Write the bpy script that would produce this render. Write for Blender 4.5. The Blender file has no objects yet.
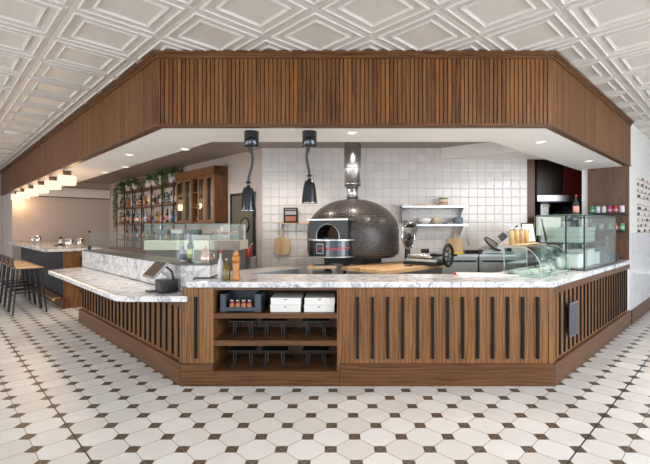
import bpy, math, random
from mathutils import Vector, Matrix
random.seed(7)
PI = math.pi
D = bpy.data
C = bpy.context.scene.collection
R2 = math.sqrt(.5)

# ------------------------------------------------------------------ camera, world, lights, exposure
sc = bpy.context.scene
cam = D.objects.new('camera', D.cameras.new('camera'))
C.objects.link(cam)
cam.location = (0, 0, 1.4294)
cam.rotation_euler = (PI/2, 0, 0)
cam.data.sensor_width = 36
cam.data.lens = 410.6/650*36
cam.data.shift_x = -14.47/650
cam.data.shift_y = -4.88/650
cam.data.clip_end = 200
sc.camera = cam
sc.view_settings.view_transform = 'Standard'
sc.view_settings.look = 'None'
sc.view_settings.gamma = 1
sc.view_settings.exposure = 0.27
w = D.worlds.new('sky')
sc.world = w
w.use_nodes = True
w.node_tree.nodes['Background'].inputs[0].default_value = (.80, .90, 1, 1)
w.node_tree.nodes['Background'].inputs[1].default_value = 1.6

def area(name, loc, direction, sx, sy, energy, color):
    l = D.lights.new(name, 'AREA')
    l.shape = 'RECTANGLE'
    l.size, l.size_y = sx, sy
    l.energy = energy
    l.color = color
    o = D.objects.new(name, l)
    C.objects.link(o)
    o.location = loc
    o.rotation_euler = Vector(direction).to_track_quat('-Z', 'Z').to_euler()
    return o
# daylight through the two shop-window fronts behind and beside the viewer
area('window_daylight_left', (-5.2-1.9, 3.1-1.9, 1.6), (1, 1, -.05), 12, 2.3, 370, (1, .95, .89))
area('window_daylight_near', (-2.1, -2.1, 1.6), (1, 1, 0), 3.5, 2.3, 85, (1, .98, .95))
area('window_daylight_right', (5.0, .8, 1.6), (-1, 1, -.05), 11, 2.3, 520, (.93, .96, 1))

# ------------------------------------------------------------------ frames
OL = Vector((-1.419, 3.701, 0))      # near corner of the left wing; local +x runs towards the viewer, +y into the kitchen
OR = Vector((1.926, 3.701, 0))       # near corner of the right wing; local +x runs away, +y into the kitchen
def LW(x, y, z=0): return (OL.x + R2*(x+y), OL.y + R2*(y-x), z)
def RW(x, y, z=0): return (OR.x + R2*(x-y), OR.y + R2*(x+y), z)
RL, RR = -PI/4, PI/4

# ------------------------------------------------------------------ mesh builder
class MB:
    def __init__(s): s.v = []; s.f = []; s.mi = []; s.sm = []
    def add(s, vs, fs, smooth=False, mi=0):
        b = len(s.v); s.v += [tuple(v) for v in vs]
        for f in fs: s.f.append([b+i for i in f]); s.sm.append(smooth); s.mi.append(mi)
        return s
    def box(s, x0, x1, y0, y1, z0, z1, mi=0, M=None):
        vs = [Vector((x, y, z)) for z in (z0, z1) for x, y in ((x0, y0), (x1, y0), (x1, y1), (x0, y1))]
        if M: vs = [M @ v for v in vs]
        return s.add(vs, [(3,2,1,0), (4,5,6,7), (0,1,5,4), (1,2,6,5), (2,3,7,6), (3,0,4,7)], mi=mi)
    def prism(s, poly, z0, z1, M=None):
        n = len(poly)
        vs = [Vector((x, y, z0)) for x, y in poly]+[Vector((x, y, z1)) for x, y in poly]
        if M: vs = [M @ v for v in vs]
        return s.add(vs, [tuple(range(n))[::-1], tuple(range(n, 2*n))]+[(i, (i+1) % n, n+(i+1) % n, n+i) for i in range(n)])
    def cyl(s, p0, p1, r0, r1=None, n=14, caps=True, smooth=True):
        r1 = r0 if r1 is None else r1
        p0, p1 = Vector(p0), Vector(p1); d = (p1-p0).normalized()
        a = d.orthogonal().normalized(); b = d.cross(a)
        vs = []
        for p, r in ((p0, r0), (p1, r1)):
            for i in range(n):
                t = 2*PI*i/n; vs.append(p+a*r*math.cos(t)+b*r*math.sin(t))
        s.add(vs, [(i, (i+1) % n, n+(i+1) % n, n+i) for i in range(n)], smooth)
        if caps: s.add(vs, [tuple(range(n))[::-1], tuple(range(n, 2*n))])
        return s
    def lathe(s, prof, c=(0, 0, 0), n=20, M=None, smooth=True):
        vs = []
        for r, z in prof:
            for i in range(n):
                t = 2*PI*i/n; vs.append(Vector((r*math.cos(t), r*math.sin(t), z)))
        if M: vs = [M @ v for v in vs]
        vs = [v+Vector(c) for v in vs]
        fs = [(k*n+i, k*n+(i+1) % n, (k+1)*n+(i+1) % n, (k+1)*n+i) for k in range(len(prof)-1) for i in range(n)]
        s.add(vs, fs, smooth)
        m = len(prof)-1; b = len(s.v)-len(vs)
        if prof[0][0] > 1e-4: s.f.append([b+i for i in range(n)][::-1]); s.sm.append(False); s.mi.append(0)
        if prof[-1][0] > 1e-4: s.f.append([b+m*n+i for i in range(n)]); s.sm.append(False); s.mi.append(0)
        return s
    def tube(s, pts, r, n=8, smooth=True):
        pts = [Vector(p) for p in pts]; N = len(pts)
        vs = []; a = None
        for k, p in enumerate(pts):
            d = (pts[min(k+1, N-1)]-pts[max(k-1, 0)]).normalized()
            a = d.orthogonal().normalized() if a is None else (a-d*a.dot(d)).normalized()
            b = d.cross(a); rr = r[k] if isinstance(r, (list, tuple)) else r
            for i in range(n):
                t = 2*PI*i/n; vs.append(p+a*rr*math.cos(t)+b*rr*math.sin(t))
        s.add(vs, [(k*n+i, k*n+(i+1) % n, (k+1)*n+(i+1) % n, (k+1)*n+i) for k in range(N-1) for i in range(n)], smooth)
        s.add(vs, [tuple(range(n))[::-1], tuple(range((N-1)*n, N*n))])
        return s
    def ball(s, c, r, n=14, m=8):
        r = (r, r, r) if not isinstance(r, (tuple, list)) else r
        vs = [(c[0], c[1], c[2]-r[2])]
        for k in range(1, m):
            p = PI*k/m-PI/2
            for i in range(n):
                t = 2*PI*i/n; vs.append((c[0]+r[0]*math.cos(p)*math.cos(t), c[1]+r[1]*math.cos(p)*math.sin(t), c[2]+r[2]*math.sin(p)))
        vs.append((c[0], c[1], c[2]+r[2])); L = len(vs)-1
        fs = [(0, 1+(i+1) % n, 1+i) for i in range(n)]
        fs += [(1+(k)*n+i, 1+k*n+(i+1) % n, 1+(k+1)*n+(i+1) % n, 1+(k+1)*n+i) for k in range(m-2) for i in range(n)]
        fs += [(1+(m-2)*n+i, 1+(m-2)*n+(i+1) % n, L) for i in range(n)]
        return s.add(vs, fs, True)
    def torus(s, c, R, r, axis=(0, 0, 1), n=28, m=8, sx=1, sy=1):
        q = Vector((0, 0, 1)).rotation_difference(Vector(axis)).to_matrix()
        vs = []
        for i in range(n):
            t = 2*PI*i/n
            for j in range(m):
                u = 2*PI*j/m
                vs.append(q @ Vector(((R+r*math.cos(u))*math.cos(t)*sx, (R+r*math.cos(u))*math.sin(t)*sy, r*math.sin(u)))+Vector(c))
        return s.add(vs, [(i*m+j, ((i+1) % n)*m+j, ((i+1) % n)*m+(j+1) % m, i*m+(j+1) % m) for i in range(n) for j in range(m)], True)
    def build(s, name, mat, parent=None, bevel=0, loc=None, rotz=0):
        me = D.meshes.new(name); me.from_pydata(s.v, [], s.f); me.update()
        for m in (mat if isinstance(mat, (list, tuple)) else [mat]): me.materials.append(m)
        me.polygons.foreach_set('use_smooth', s.sm); me.polygons.foreach_set('material_index', s.mi)
        o = D.objects.new(name, me); C.objects.link(o)
        if parent: o.parent = parent
        if loc: o.location = loc
        o.rotation_euler.z = rotz
        if bevel:
            b = o.modifiers.new('bevel', 'BEVEL'); b.width = bevel; b.segments = 2; b.limit_method = 'ANGLE'
        return o

def tag(o, label=None, cat=None, group=None, kind=None):
    if label: o['label'] = label
    if cat: o['category'] = cat
    if group: o['group'] = group
    if kind: o['kind'] = kind
    return o
def thing(name, label, cat, loc=(0, 0, 0), rotz=0, group=None):
    o = D.objects.new(name, None); C.objects.link(o); o.empty_display_size = .05
    o.location = loc; o.rotation_euler = (0, 0, rotz)
    return tag(o, label, cat, group)
def struct(name, mb, mat, loc=None, rotz=0, bevel=0, parent=None):
    o = mb.build(name, mat, parent, bevel, loc, rotz)
    if not parent: o['kind'] = 'structure'
    return o
def kids(o): return [c for c in D.objects if c.parent == o]
def copy_tree(o, parent=None, loc=None, rotz=None, label=None):
    c = o.copy(); C.objects.link(c)
    c.parent = parent
    if loc is not None: c.location = loc
    if rotz is not None: c.rotation_euler = (0, 0, rotz)
    if label: c['label'] = label
    for k in kids(o): copy_tree(k, c)
    return c
def B(*a, **k): return MB().box(*a, **k)

# ------------------------------------------------------------------ materials
class NT:
    def __init__(s, name):
        s.m = D.materials.new(name); s.m.use_nodes = True
        s.t = s.m.node_tree; s.t.nodes.clear()
        s.out = s.t.nodes.new('ShaderNodeOutputMaterial')
    def n(s, typ, **k):
        x = s.t.nodes.new('ShaderNode'+typ)
        for a, b in k.items(): setattr(x, a, b)
        return x
    def l(s, a, b): s.t.links.new(a, b)
    def put(s, sock, v):
        if hasattr(v, 'is_output') or isinstance(v, bpy.types.NodeSocket): s.l(v, sock)
        else: sock.default_value = v
    def math(s, op, a, b=0.0, c=0.0):
        x = s.n('Math', operation=op)
        s.put(x.inputs[0], a); s.put(x.inputs[1], b); s.put(x.inputs[2], c)
        return x.outputs[0]
    def obj(s): return s.n('TexCoord').outputs['Object']
    def mapv(s, v, scale=(1, 1, 1), rot=(0, 0, 0), loc=(0, 0, 0)):
        x = s.n('Mapping'); s.l(v, x.inputs[0])
        x.inputs['Scale'].default_value = scale; x.inputs['Rotation'].default_value = rot; x.inputs['Location'].default_value = loc
        return x.outputs[0]
    def noise(s, v, scale=5, detail=3, rough=.5, dist=0):
        x = s.n('TexNoise'); s.l(v, x.inputs['Vector'])
        x.inputs['Scale'].default_value = scale; x.inputs['Detail'].default_value = detail
        x.inputs['Roughness'].default_value = rough; x.inputs['Distortion'].default_value = dist
        return x.outputs['Fac']
    def ramp(s, f, stops, interp='LINEAR'):
        x = s.n('ValToRGB'); s.put(x.inputs[0], f); e = x.color_ramp.elements
        x.color_ramp.interpolation = interp
        while len(e) < len(stops): e.new(.5)
        for el, (p, c) in zip(e, stops):
            el.position = p; el.color = (c[0], c[1], c[2], 1) if isinstance(c, (tuple, list)) else (c, c, c, 1)
        return x.outputs[0]
    def mix(s, f, a, b, mode='MIX'):
        x = s.n('Mix', data_type='RGBA', blend_type=mode)
        s.put(x.inputs[0], f)
        for sock, v in ((x.inputs[6], a), (x.inputs[7], b)):
            if isinstance(v, (tuple, list)): v = (v[0], v[1], v[2], 1)
            s.put(sock, v)
        return x.outputs[2]
    def principled(s, color, rough=.5, metal=0, bump=None, bstr=.2, bdist=.002, spec=None, coat=0):
        p = s.n('BsdfPrincipled')
        if isinstance(color, (tuple, list)): color = (color[0], color[1], color[2], 1)
        s.put(p.inputs['Base Color'], color); s.put(p.inputs['Roughness'], rough); p.inputs['Metallic'].default_value = metal
        if spec is not None: p.inputs['Specular IOR Level'].default_value = spec
        if coat: p.inputs['Coat Weight'].default_value = coat; p.inputs['Coat Roughness'].default_value = .08
        if bump is not None:
            b = s.n('Bump'); s.l(bump, b.inputs['Height']); b.inputs['Strength'].default_value = bstr; b.inputs['Distance'].default_value = bdist
            s.l(b.outputs[0], p.inputs['Normal'])
        s.l(p.outputs[0], s.out.inputs[0]); return p
    def xyz(s, v):
        x = s.n('SeparateXYZ'); s.l(v, x.inputs[0]); return x.outputs
    def comb(s, a, b, c):
        x = s.n('CombineXYZ')
        for i, v in enumerate((a, b, c)): s.put(x.inputs[i], v)
        return x.outputs[0]
    def white(s, v):
        x = s.n('TexWhiteNoise'); x.noise_dimensions = '3D'; s.l(v, x.inputs['Vector']); return x.outputs['Value']

def plain(name, color, rough=.5, metal=0, var=.06, scale=18, bstr=.05, **k):
    t = NT(name); v = t.obj(); f = t.noise(v, scale, 3)
    c0 = tuple(max(0, c*(1-var)) for c in color); c1 = tuple(min(1, c*(1+var)) for c in color)
    col = t.ramp(f, [(.3, c0), (.7, c1)])
    t.principled(col, rough, metal, bump=f, bstr=bstr, **k)
    return t.m

def wood(name, dark, light, grain='z', board=0.0, baxis=0, var=.25, rough=.42, gs=1.0, ringscale=9.0, ctr=1.0, spec=.5):
    """stained oak: long fine grain, cathedral rings, optional boards of their own tone"""
    t = NT(name); v = t.obj(); x, y, z = t.xyz(v)
    ax = (x, y, z)
    off = 0.0; tone = None
    if board:
        idx = t.math('FLOOR', t.math('DIVIDE', ax[baxis], board))
        tone = t.white(t.comb(idx, 3.7, 1.3))
        sh = t.math('MULTIPLY', tone, 9.0)
        v2 = t.comb(t.math('ADD', x, sh), t.math('ADD', y, sh), t.math('ADD', z, sh))
    else: v2 = v
    st = {'z': (1, 1, .07), 'x': (.07, 1, 1), 'y': (1, .07, 1)}[grain]
    fine = t.noise(t.mapv(v2, tuple(a if a == 1 else .035 for a in st)), 75*gs, 3, .65)
    coarse = t.noise(t.mapv(v2, tuple(a*(1 if a == 1 else 2) for a in st)), 9*gs, 2, .5)
    wv = t.n('TexWave', wave_type='BANDS', bands_direction={'z': 'X', 'x': 'Z', 'y': 'X'}[grain], wave_profile='SAW')
    t.l(t.mapv(v2, tuple(1 if a == 1 else .22 for a in st)), wv.inputs['Vector'])
    wv.inputs['Scale'].default_value = ringscale*gs; wv.inputs['Distortion'].default_value = 9; wv.inputs['Detail'].default_value = 2
    wv.inputs['Detail Scale'].default_value = .8; wv.inputs['Detail Roughness'].default_value = .4
    f = t.math('ADD', t.math('MULTIPLY', fine, .62), t.math('ADD', t.math('MULTIPLY', coarse, .22), t.math('MULTIPLY', wv.outputs['Fac'], .16)))
    f = t.math('ADD', t.math('MULTIPLY', t.math('SUBTRACT', f, .5), ctr), .5)
    if tone is not None: f = t.math('ADD', f, t.math('MULTIPLY', t.math('SUBTRACT', tone, .5), var))
    col = t.ramp(f, [(.28, dark), (.68, light)])
    t.principled(col, rough, bump=fine, bstr=.12, bdist=.001, spec=spec)
    return t.m

def marble(name):
    t = NT(name); v = t.obj()
    warp = t.noise(v, 2.6, 4, .6)
    vv = t.n('VectorMath', operation='MULTIPLY_ADD')
    nz = t.n('TexNoise'); t.l(v, nz.inputs['Vector']); nz.inputs['Scale'].default_value = 3.0; nz.inputs['Detail'].default_value = 5
    t.l(nz.outputs['Color'], vv.inputs[0]); vv.inputs[1].default_value = (.5, .5, .5); t.l(v, vv.inputs[2])
    def vein(scale, width, seed):
        n = t.noise(t.mapv(vv.outputs[0], loc=(seed, seed*2, seed*3)), scale, 4, .55, .6)
        d = t.math('ABSOLUTE', t.math('SUBTRACT', n, .5))
        return t.ramp(t.math('DIVIDE', d, width), [(0, 1.0), (1, 0.0)])
    a = vein(5.5, .045, 0.0); b = vein(13, .05, 5.1); cl = t.ramp(t.noise(v, 3.3, 4, .6), [(.45, 0.0), (.75, 1.0)])
    f = t.math('MINIMUM', t.math('ADD', t.math('MULTIPLY', a, .65), t.math('MULTIPLY', b, t.math('ADD', t.math('MULTIPLY', cl, .5), .12))), 1.0)
    base = t.mix(t.math('MULTIPLY', cl, .30), (.76, .75, .745), (.50, .53, .59))
    col = t.mix(f, base, (.19, .215, .28))
    t.principled(col, .12, spec=.5)
    return t.m

def tiles(name, px, py, axes, base, rough, var=.10, grout=(.55, .50, .46), gw=.045, wavy=.5, off=(0, 0)):
    """glazed wall tiles: grid in the two object axes given"""
    t = NT(name); v = t.obj(); a = t.xyz(v)
    u = t.math('DIVIDE', t.math('ADD', a[axes[0]], off[0]), px); w_ = t.math('DIVIDE', t.math('ADD', a[axes[1]], off[1]), py)
    iu, iw = t.math('FLOOR', u), t.math('FLOOR', w_)
    fu, fw = t.math('SUBTRACT', u, iu), t.math('SUBTRACT', w_, iw)
    eu = t.math('MINIMUM', fu, t.math('SUBTRACT', 1, fu)); ew = t.math('MULTIPLY', t.math('MINIMUM', fw, t.math('SUBTRACT', 1, fw)), py/px)
    e = t.math('MINIMUM', eu, ew)
    isg = t.ramp(t.math('DIVIDE', e, gw*2), [(.35, 1.0), (.6, 0.0)])
    tone = t.white(t.comb(iu, iw, 2.5))
    k0 = tuple(c*(1-var) for c in base); k1 = tuple(min(1, c*(1+var*.6)) for c in base)
    col = t.mix(isg, t.mix(tone, k0, k1), grout)
    h1 = t.noise(v, 14, 2)
    tilt = t.math('ADD', t.math('MULTIPLY', fu, t.math('SUBTRACT', tone, .5)), t.math('MULTIPLY', fw, t.math('SUBTRACT', t.white(t.comb(iw, iu, 8.1)), .5)))
    h = t.math('ADD', t.math('ADD', t.math('MULTIPLY', h1, .6), t.math('MULTIPLY', tilt, .5)), t.math('MULTIPLY', t.math('MINIMUM', e, .12), 6.0))
    rg = t.math('ADD', t.math('MULTIPLY', isg, .5), rough)
    t.principled(col, rg, bump=h, bstr=wavy, bdist=.006)
    return t.m

def floor_mat():
    t = NT('octagon_and_dot_floor_tile'); v = t.obj(); x, y, z = t.xyz(v)
    u = t.math('DIVIDE', x, .225); w_ = t.math('DIVIDE', y, .225)
    ru, rw = t.math('ROUND', u), t.math('ROUND', w_)
    du, dw = t.math('ABSOLUTE', t.math('SUBTRACT', u, ru)), t.math('ABSOLUTE', t.math('SUBTRACT', w_, rw))
    sm = t.math('ADD', du, dw)
    dot = t.math('LESS_THAN', sm, .2357-.012)
    ring = t.math('LESS_THAN', t.math('ABSOLUTE', t.math('SUBTRACT', sm, .2357)), .012)
    mn = t.math('MINIMUM', du, dw)
    ed = t.math('MULTIPLY', t.math('LESS_THAN', mn, .0085), t.math('GREATER_THAN', sm, .2357))
    # wider expansion joints that follow one grid line in each wing
    j1 = t.math('LESS_THAN', t.math('ABSOLUTE', t.math('ADD', u, 7)), .022)
    j2 = t.math('LESS_THAN', t.math('ABSOLUTE', t.math('ADD', w_, 6)), .022)
    joint = t.math('MAXIMUM', j1, j2)
    tone = t.white(t.comb(t.math('FLOOR', u), t.math('FLOOR', w_), .5))
    cloud = t.noise(v, 7, 4, .6)
    oc = t.mix(tone, (.66, .64, .615), (.78, .77, .755))
    oc = t.mix(t.ramp(cloud, [(.35, 0.0), (.75, .22)]), oc, (.56, .52, .47))
    sp = t.noise(v, 60, 4, .7)
    a45 = t.math('ABSOLUTE', t.math('SUBTRACT', t.math('MULTIPLY', t.math('SUBTRACT', u, ru), t.math('SUBTRACT', w_, rw)), 0.0))
    xm = t.math('LESS_THAN', t.math('MINIMUM', t.math('ABSOLUTE', t.math('SUBTRACT', u, ru)), t.math('ABSOLUTE', t.math('SUBTRACT', w_, rw))), .02)
    dc = t.ramp(sp, [(.4, (.035, .024, .016)), (.62, (.15, .105, .07))])
    dc = t.mix(t.math('MULTIPLY', xm, .35), dc, (.30, .24, .17))
    col = t.mix(dot, oc, dc)
    g = t.math('MAXIMUM', ring, ed)
    col = t.mix(g, col, (.13, .11, .10))
    col = t.mix(joint, col, (.03, .028, .026))
    h = t.math('SUBTRACT', 1, t.math('MAXIMUM', g, joint))
    rough = t.math('ADD', t.math('MULTIPLY', cloud, .12), .30)
    t.principled(col, rough, bump=h, bstr=.4, bdist=.0015, spec=.4)
    return t.m

def glass_mat(name, tint=(.93, .975, .96), refl=1.0):
    t = NT(name)
    lw = t.n('LayerWeight'); lw.inputs['Blend'].default_value = .5
    fr = t.math('ADD', t.math('MULTIPLY', t.math('POWER', lw.outputs['Facing'], 4.5), .75*refl), .022)
    tr = t.n('BsdfTransparent'); tr.inputs[0].default_value = (*tint, 1)
    gl = t.n('BsdfGlossy'); gl.inputs['Roughness'].default_value = .03; gl.inputs[0].default_value = (1, 1, 1, 1)
    mx = t.n('MixShader'); t.l(fr, mx.inputs[0])
    t.l(tr.outputs[0], mx.inputs[1]); t.l(gl.outputs[0], mx.inputs[2]); t.l(mx.outputs[0], t.out.inputs[0])
    return t.m

def glow(name, color, strength):
    t = NT(name); e = t.n('Emission'); f = t.noise(t.obj(), 9, 3)
    t.l(t.ramp(f, [(.2, tuple(c*.82 for c in color)), (.8, color)]), e.inputs[0])
    e.inputs[1].default_value = strength; t.l(e.outputs[0], t.out.inputs[0]); return t.m

def oven_mat():
    t = NT('black_oven_mosaic'); v = t.obj(); x, y, z = t.xyz(v)
    ang = t.math('DIVIDE', t.math('ARCTAN2', y, x), 2*PI/150)
    rr = t.math('SQRT', t.math('ADD', t.math('MULTIPLY', x, x), t.math('MULTIPLY', y, y)))
    ht = t.math('DIVIDE', t.math('SUBTRACT', z, t.math('MULTIPLY', rr, .45)), .030)
    ih = t.math('FLOOR', ht)
    ang = t.math('ADD', ang, t.math('MULTIPLY', t.math('MODULO', ih, 2.0), .5))
    ia = t.math('FLOOR', ang)
    fa, fh = t.math('SUBTRACT', ang, ia), t.math('SUBTRACT', ht, ih)
    e = t.math('MINIMUM', t.math('MINIMUM', fa, t.math('SUBTRACT', 1, fa)), t.math('MINIMUM', fh, t.math('SUBTRACT', 1, fh)))
    g = t.ramp(e, [(.05, 1.0), (.13, 0.0)])
    tone = t.white(t.comb(ia, ih, 1.1))
    col = t.mix(g, t.mix(tone, (.012, .010, .0095), (.030, .024, .022)), (.075, .063, .058))
    t.principled(col, t.math('ADD', t.math('MULTIPLY', g, .4), .26), bump=t.math('ADD', t.math('MINIMUM', e, .15), t.math('MULTIPLY', tone, .05)), bstr=.6, bdist=.01)
    return t.m

M = {}
M['floor'] = floor_mat()
M['ceil'] = plain('pressed_tin_ceiling_paint', (.60, .562, .52), .40, var=.03)
M['plaster'] = plain('soffit_white_paint', (.88, .855, .82), .6, var=.02, scale=6)
M['innerceil'] = plain('taupe_ceiling_paint', (.33, .27, .24), .5, var=.06, scale=5)
M['pink'] = plain('warm_blush_wall_paint', (.56, .475, .435), .6, var=.03, scale=4)
M['cream'] = plain('cream_wall_paint', (.70, .67, .63), .6, var=.02, scale=5)
M['soffitwood'] = wood('beadboard_stained_wood', (.032, .011, .003), (.235, .095, .026), 'z', .0372, 0, .18, .42, ctr=.85, spec=.3)
M['wood'] = wood('oak_panel_vertical', (.050, .019, .006), (.31, .145, .052), 'z', .27, 0, .10, .42, spec=.3)
M['woodx'] = wood('oak_rail_horizontal', (.034, .013, .005), (.18, .077, .027), 'x', 0, 0, .2, .38, spec=.3)
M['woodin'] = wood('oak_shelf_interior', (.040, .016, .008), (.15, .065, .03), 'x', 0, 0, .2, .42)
M['wooddark'] = wood('dark_walnut_panel', (.05, .021, .010), (.15, .068, .033), 'z', 0, 0, .2, .42)
M['cabwood'] = wood('red_brown_cabinet_wood', (.075, .028, .009), (.25, .098, .032), 'z', 0, 0, .2, .35)
M['shelfwood'] = wood('bar_shelf_wood', (.06, .022, .008), (.20, .08, .03), 'x', 0, 0, .2, .4)
M['butcher'] = wood('butcher_block', (.42, .24, .11), (.72, .48, .26), 'x', .05, 1, .4, .45)
M['board'] = wood('light_maple', (.52, .34, .16), (.76, .56, .32), 'z', .035, 0, .4, .5)
M['seat'] = wood('tan_seat_ply', (.45, .27, .13), (.72, .48, .27), 'x', 0, 0, .2, .4)
M['mill'] = plain('varnished_pear_wood', (.50, .19, .035), .2, var=.15)
M['black'] = plain('matte_black_metal', (.018, .018, .02), .42, .3)
M['slat'] = plain('black_stained_slat', (.010, .009, .008), .6, spec=.2)
M['blackplastic'] = plain('black_plastic', (.022, .023, .026), .38)
M['navy'] = plain('blue_black_bar_cladding', (.012, .015, .024), .5)
M['darkbox'] = plain('charcoal_card', (.045, .06, .08), .5)
M['marble'] = marble('white_marble_blue_veins')
M['steel'] = plain('brushed_stainless', (.56, .56, .56), .30, 1, var=.05, scale=40)
M['steeldull'] = plain('dull_stainless', (.42, .42, .41), .38, .9, var=.06)
M['chrome'] = plain('polished_chrome', (.80, .79, .78), .09, 1, var=.02)
M['darkchrome'] = plain('black_chrome', (.07, .075, .085), .13, 1, var=.05)
M['ovensteel'] = plain('dark_brushed_steel', (.085, .09, .098), .25, 1, var=.1, scale=30)
M['linen'] = plain('beige_linen', (.33, .27, .20), .8)
M['mouthsteel'] = plain('dark_mouth_steel', (.045, .045, .046), .4, .8)
M['brass'] = plain('aged_brass', (.62, .42, .17), .3, 1)
M['oven'] = oven_mat()
M['litsoot'] = plain('sooty_interior_lit_brown', (.17, .10, .065), .8, var=.3)  # soot brown lightened so its colour carries the light inside the oven
M['tile'] = tiles('white_handmade_wall_tile', .1362, .1362, (0, 2), (.70, .66, .635), .13, .05, (.55, .49, .45), .035, .35)
M['tileR'] = tiles('glossy_stacked_wall_tile', .075, .20, (0, 2), (.74, .73, .75), .07, .06, (.52, .5, .5), .03, .35)
M['glass'] = glass_mat('clear_glass')
M['glassedge'] = plain('pale_green_glass_edge', (.16, .29, .25), .2)
M['tint'] = glass_mat('greenish_curved_glass', (.84, .92, .90), 1.2)
M['creamband'] = plain('cream_enamel', (.50, .515, .42), .35, var=.02)
M['white'] = plain('white_card', (.78, .77, .75), .55, var=.02)
M['whiteplastic'] = plain('white_plastic', (.80, .80, .80), .35, var=.02)
M['greycord'] = plain('grey_braided_cord', (.035, .037, .042), .55, var=.3, scale=120)
M['red'] = plain('red_plastic', (.62, .03, .03), .4)
M['sauce'] = plain('chilli_red_sauce', (.30, .035, .015), .25, var=.3)
M['maroon'] = plain('maroon_panel', (.17, .018, .018), .22, var=.2)
M['darkcab'] = plain('almost_black_cabinet', (.038, .022, .018), .3, var=.2)
M['door'] = plain('olive_door_paint', (.10, .09, .06), .45)
M['leaf'] = plain('green_leaves', (.11, .22, .05), .45, var=.5, scale=30)
M['stem'] = plain('green_brown_stems', (.08, .10, .03), .6)
M['pot'] = plain('white_ceramic', (.68, .64, .60), .35)
M['soil'] = plain('dark_soil', (.04, .03, .02), .9)
M['terracotta'] = plain('terracotta_glaze', (.50, .17, .08), .35)
M['copper'] = plain('rose_copper', (.78, .45, .38), .22, .8)
M['bluegrey'] = plain('blue_grey_plastic', (.16, .20, .25), .4)
M['cratewood'] = plain('grey_green_painted_wood', (.36, .43, .41), .6, var=.1)
M['pasta'] = plain('yellow_pasta_fill', (.62, .38, .14), .6, var=.35, scale=90)
M['paper'] = plain('cream_paper', (.72, .68, .58), .6, var=.03)
M['greybag'] = plain('dark_grey_fabric', (.13, .14, .17), .7, var=.3)
M['vent'] = plain('grey_vent_paint', (.12, .125, .15), .5)
M['letters'] = plain('black_letters', (.03, .03, .03), .5)
M['rail'] = plain('copper_menu_rail', (.62, .36, .24), .35, .3)
M['gold'] = plain('gold_lettering', (.55, .38, .08), .4)
M['stripgrey'] = plain('dark_edge_strip', (.10, .085, .075), .3, .5)
M['lampglow'] = glow('alabaster_glow', (1.0, .78, .54), 1.35)
M['spotglow'] = glow('spotlight_glow', (1.0, .80, .66), 2.4)
M['screen'] = plain('dark_touch_screen', (.09, .05, .035), .12)
M['screenframe'] = plain('bronze_grey_shell', (.24, .25, .26), .35, .3)
PAL = {}
def col(c, rough=.3):
    k = (tuple(c), rough)
    if k not in PAL: PAL[k] = plain('glaze_%d' % len(PAL), c, rough, var=.04)
    return PAL[k]

def pane(name, x0, x1, y0, y1, z0, z1, parent, mat='glass', **k):
    """a glass pane: clear faces, green edges"""
    dims = [x1-x0, y1-y0, z1-z0]; thin = dims.index(min(dims))
    o = B(x0, x1, y0, y1, z0, z1).build(name, [M[mat], M['glassedge']], parent, **k)
    for p in o.data.polygons:
        n = p.normal; p.material_index = 0 if abs(n[thin]) > .9 else 1
    return o

def text(name, body, size, mat, parent, M4, extrude=.001):
    cu = D.curves.new(name, 'FONT'); cu.body = body; cu.size = size; cu.extrude = extrude
    cu.align_x = 'CENTER'; cu.align_y = 'CENTER'
    t = D.objects.new(name+'_src', cu); C.objects.link(t)
    bpy.context.view_layer.update()
    me = D.meshes.new_from_object(t.evaluated_get(bpy.context.evaluated_depsgraph_get()))
    D.objects.remove(t); D.curves.remove(cu)
    me.name = name; me.materials.clear(); me.materials.append(mat); me.transform(M4)
    o = D.objects.new(name, me); C.objects.link(o)
    if parent: o.parent = parent
    return o

# ================================================================== ROOM SHELL
FN = Vector((.103, 3.119, 0))
# floor local axes turned 45 degrees so that the tile grid follows the two wings
fm = MB()
def to_floor(x, y):
    dx, dy = x-FN.x, y-FN.y
    return (R2*(dx+dy), R2*(dy-dx))
pts = [(0, -4.3), (13.3, 9), (8.9, 13.4), (3, 19), (-7.0, 15.0), (-12.8, 8.5)]
fm.prism([to_floor(*p) for p in pts], -.05, 0)
struct('floor', fm, M['floor'], (FN.x, FN.y, 0), PI/4)

# pressed ceiling tiles
CH = 2.997
CN = Vector((-.617, 3.378, CH)); CT = .6194
cm = MB()
prof = [(1.0, .006), (.982, .006), (.976, 0), (.885, 0), (.876, -.010), (.858, -.013), (.838, -.011), (.83, -.001), (.815, 0), (.63, .008), (.622, -.006), (.602, -.011), (.582, -.008), (.574, .001), (.555, .001), (.545, .006)]
for i in range(-26, 30):
    for j in range(-26, 32):
        u, v_ = (i+.5)*CT, (j+.5)*CT
        X = CN.x+R2*(u-v_); Y = CN.y+R2*(u+v_)
        c, d = X+Y, Y-X
        if c < -4.2 or d < -4.2 or d > 21.3 or c > 19: continue
        if c > 3.3 and d > 3.1 and Y > 4.7: continue
        vs = []; fs = []; h = CT/2
        for r, z in prof:
            vs += [(u-h*r, v_-h*r, z), (u+h*r, v_-h*r, z), (u+h*r, v_+h*r, z), (u-h*r, v_+h*r, z)]
        for k in range(len(prof)-1):
            for q in range(4):
                fs.append((4*k+(q+1) % 4, 4*k+q, 4*(k+1)+q, 4*(k+1)+(q+1) % 4))
        n = 4*(len(prof)-1); fs.append((n+3, n+2, n+1, n))
        cm.add(vs, fs)
struct('ceiling', cm, M['ceil'], tuple(CN), PI/4)
# slab over everything, so no sky leaks in
struct('ceiling_slab', MB().prism(pts, 3.03, 3.12), M['plaster'])

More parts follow.
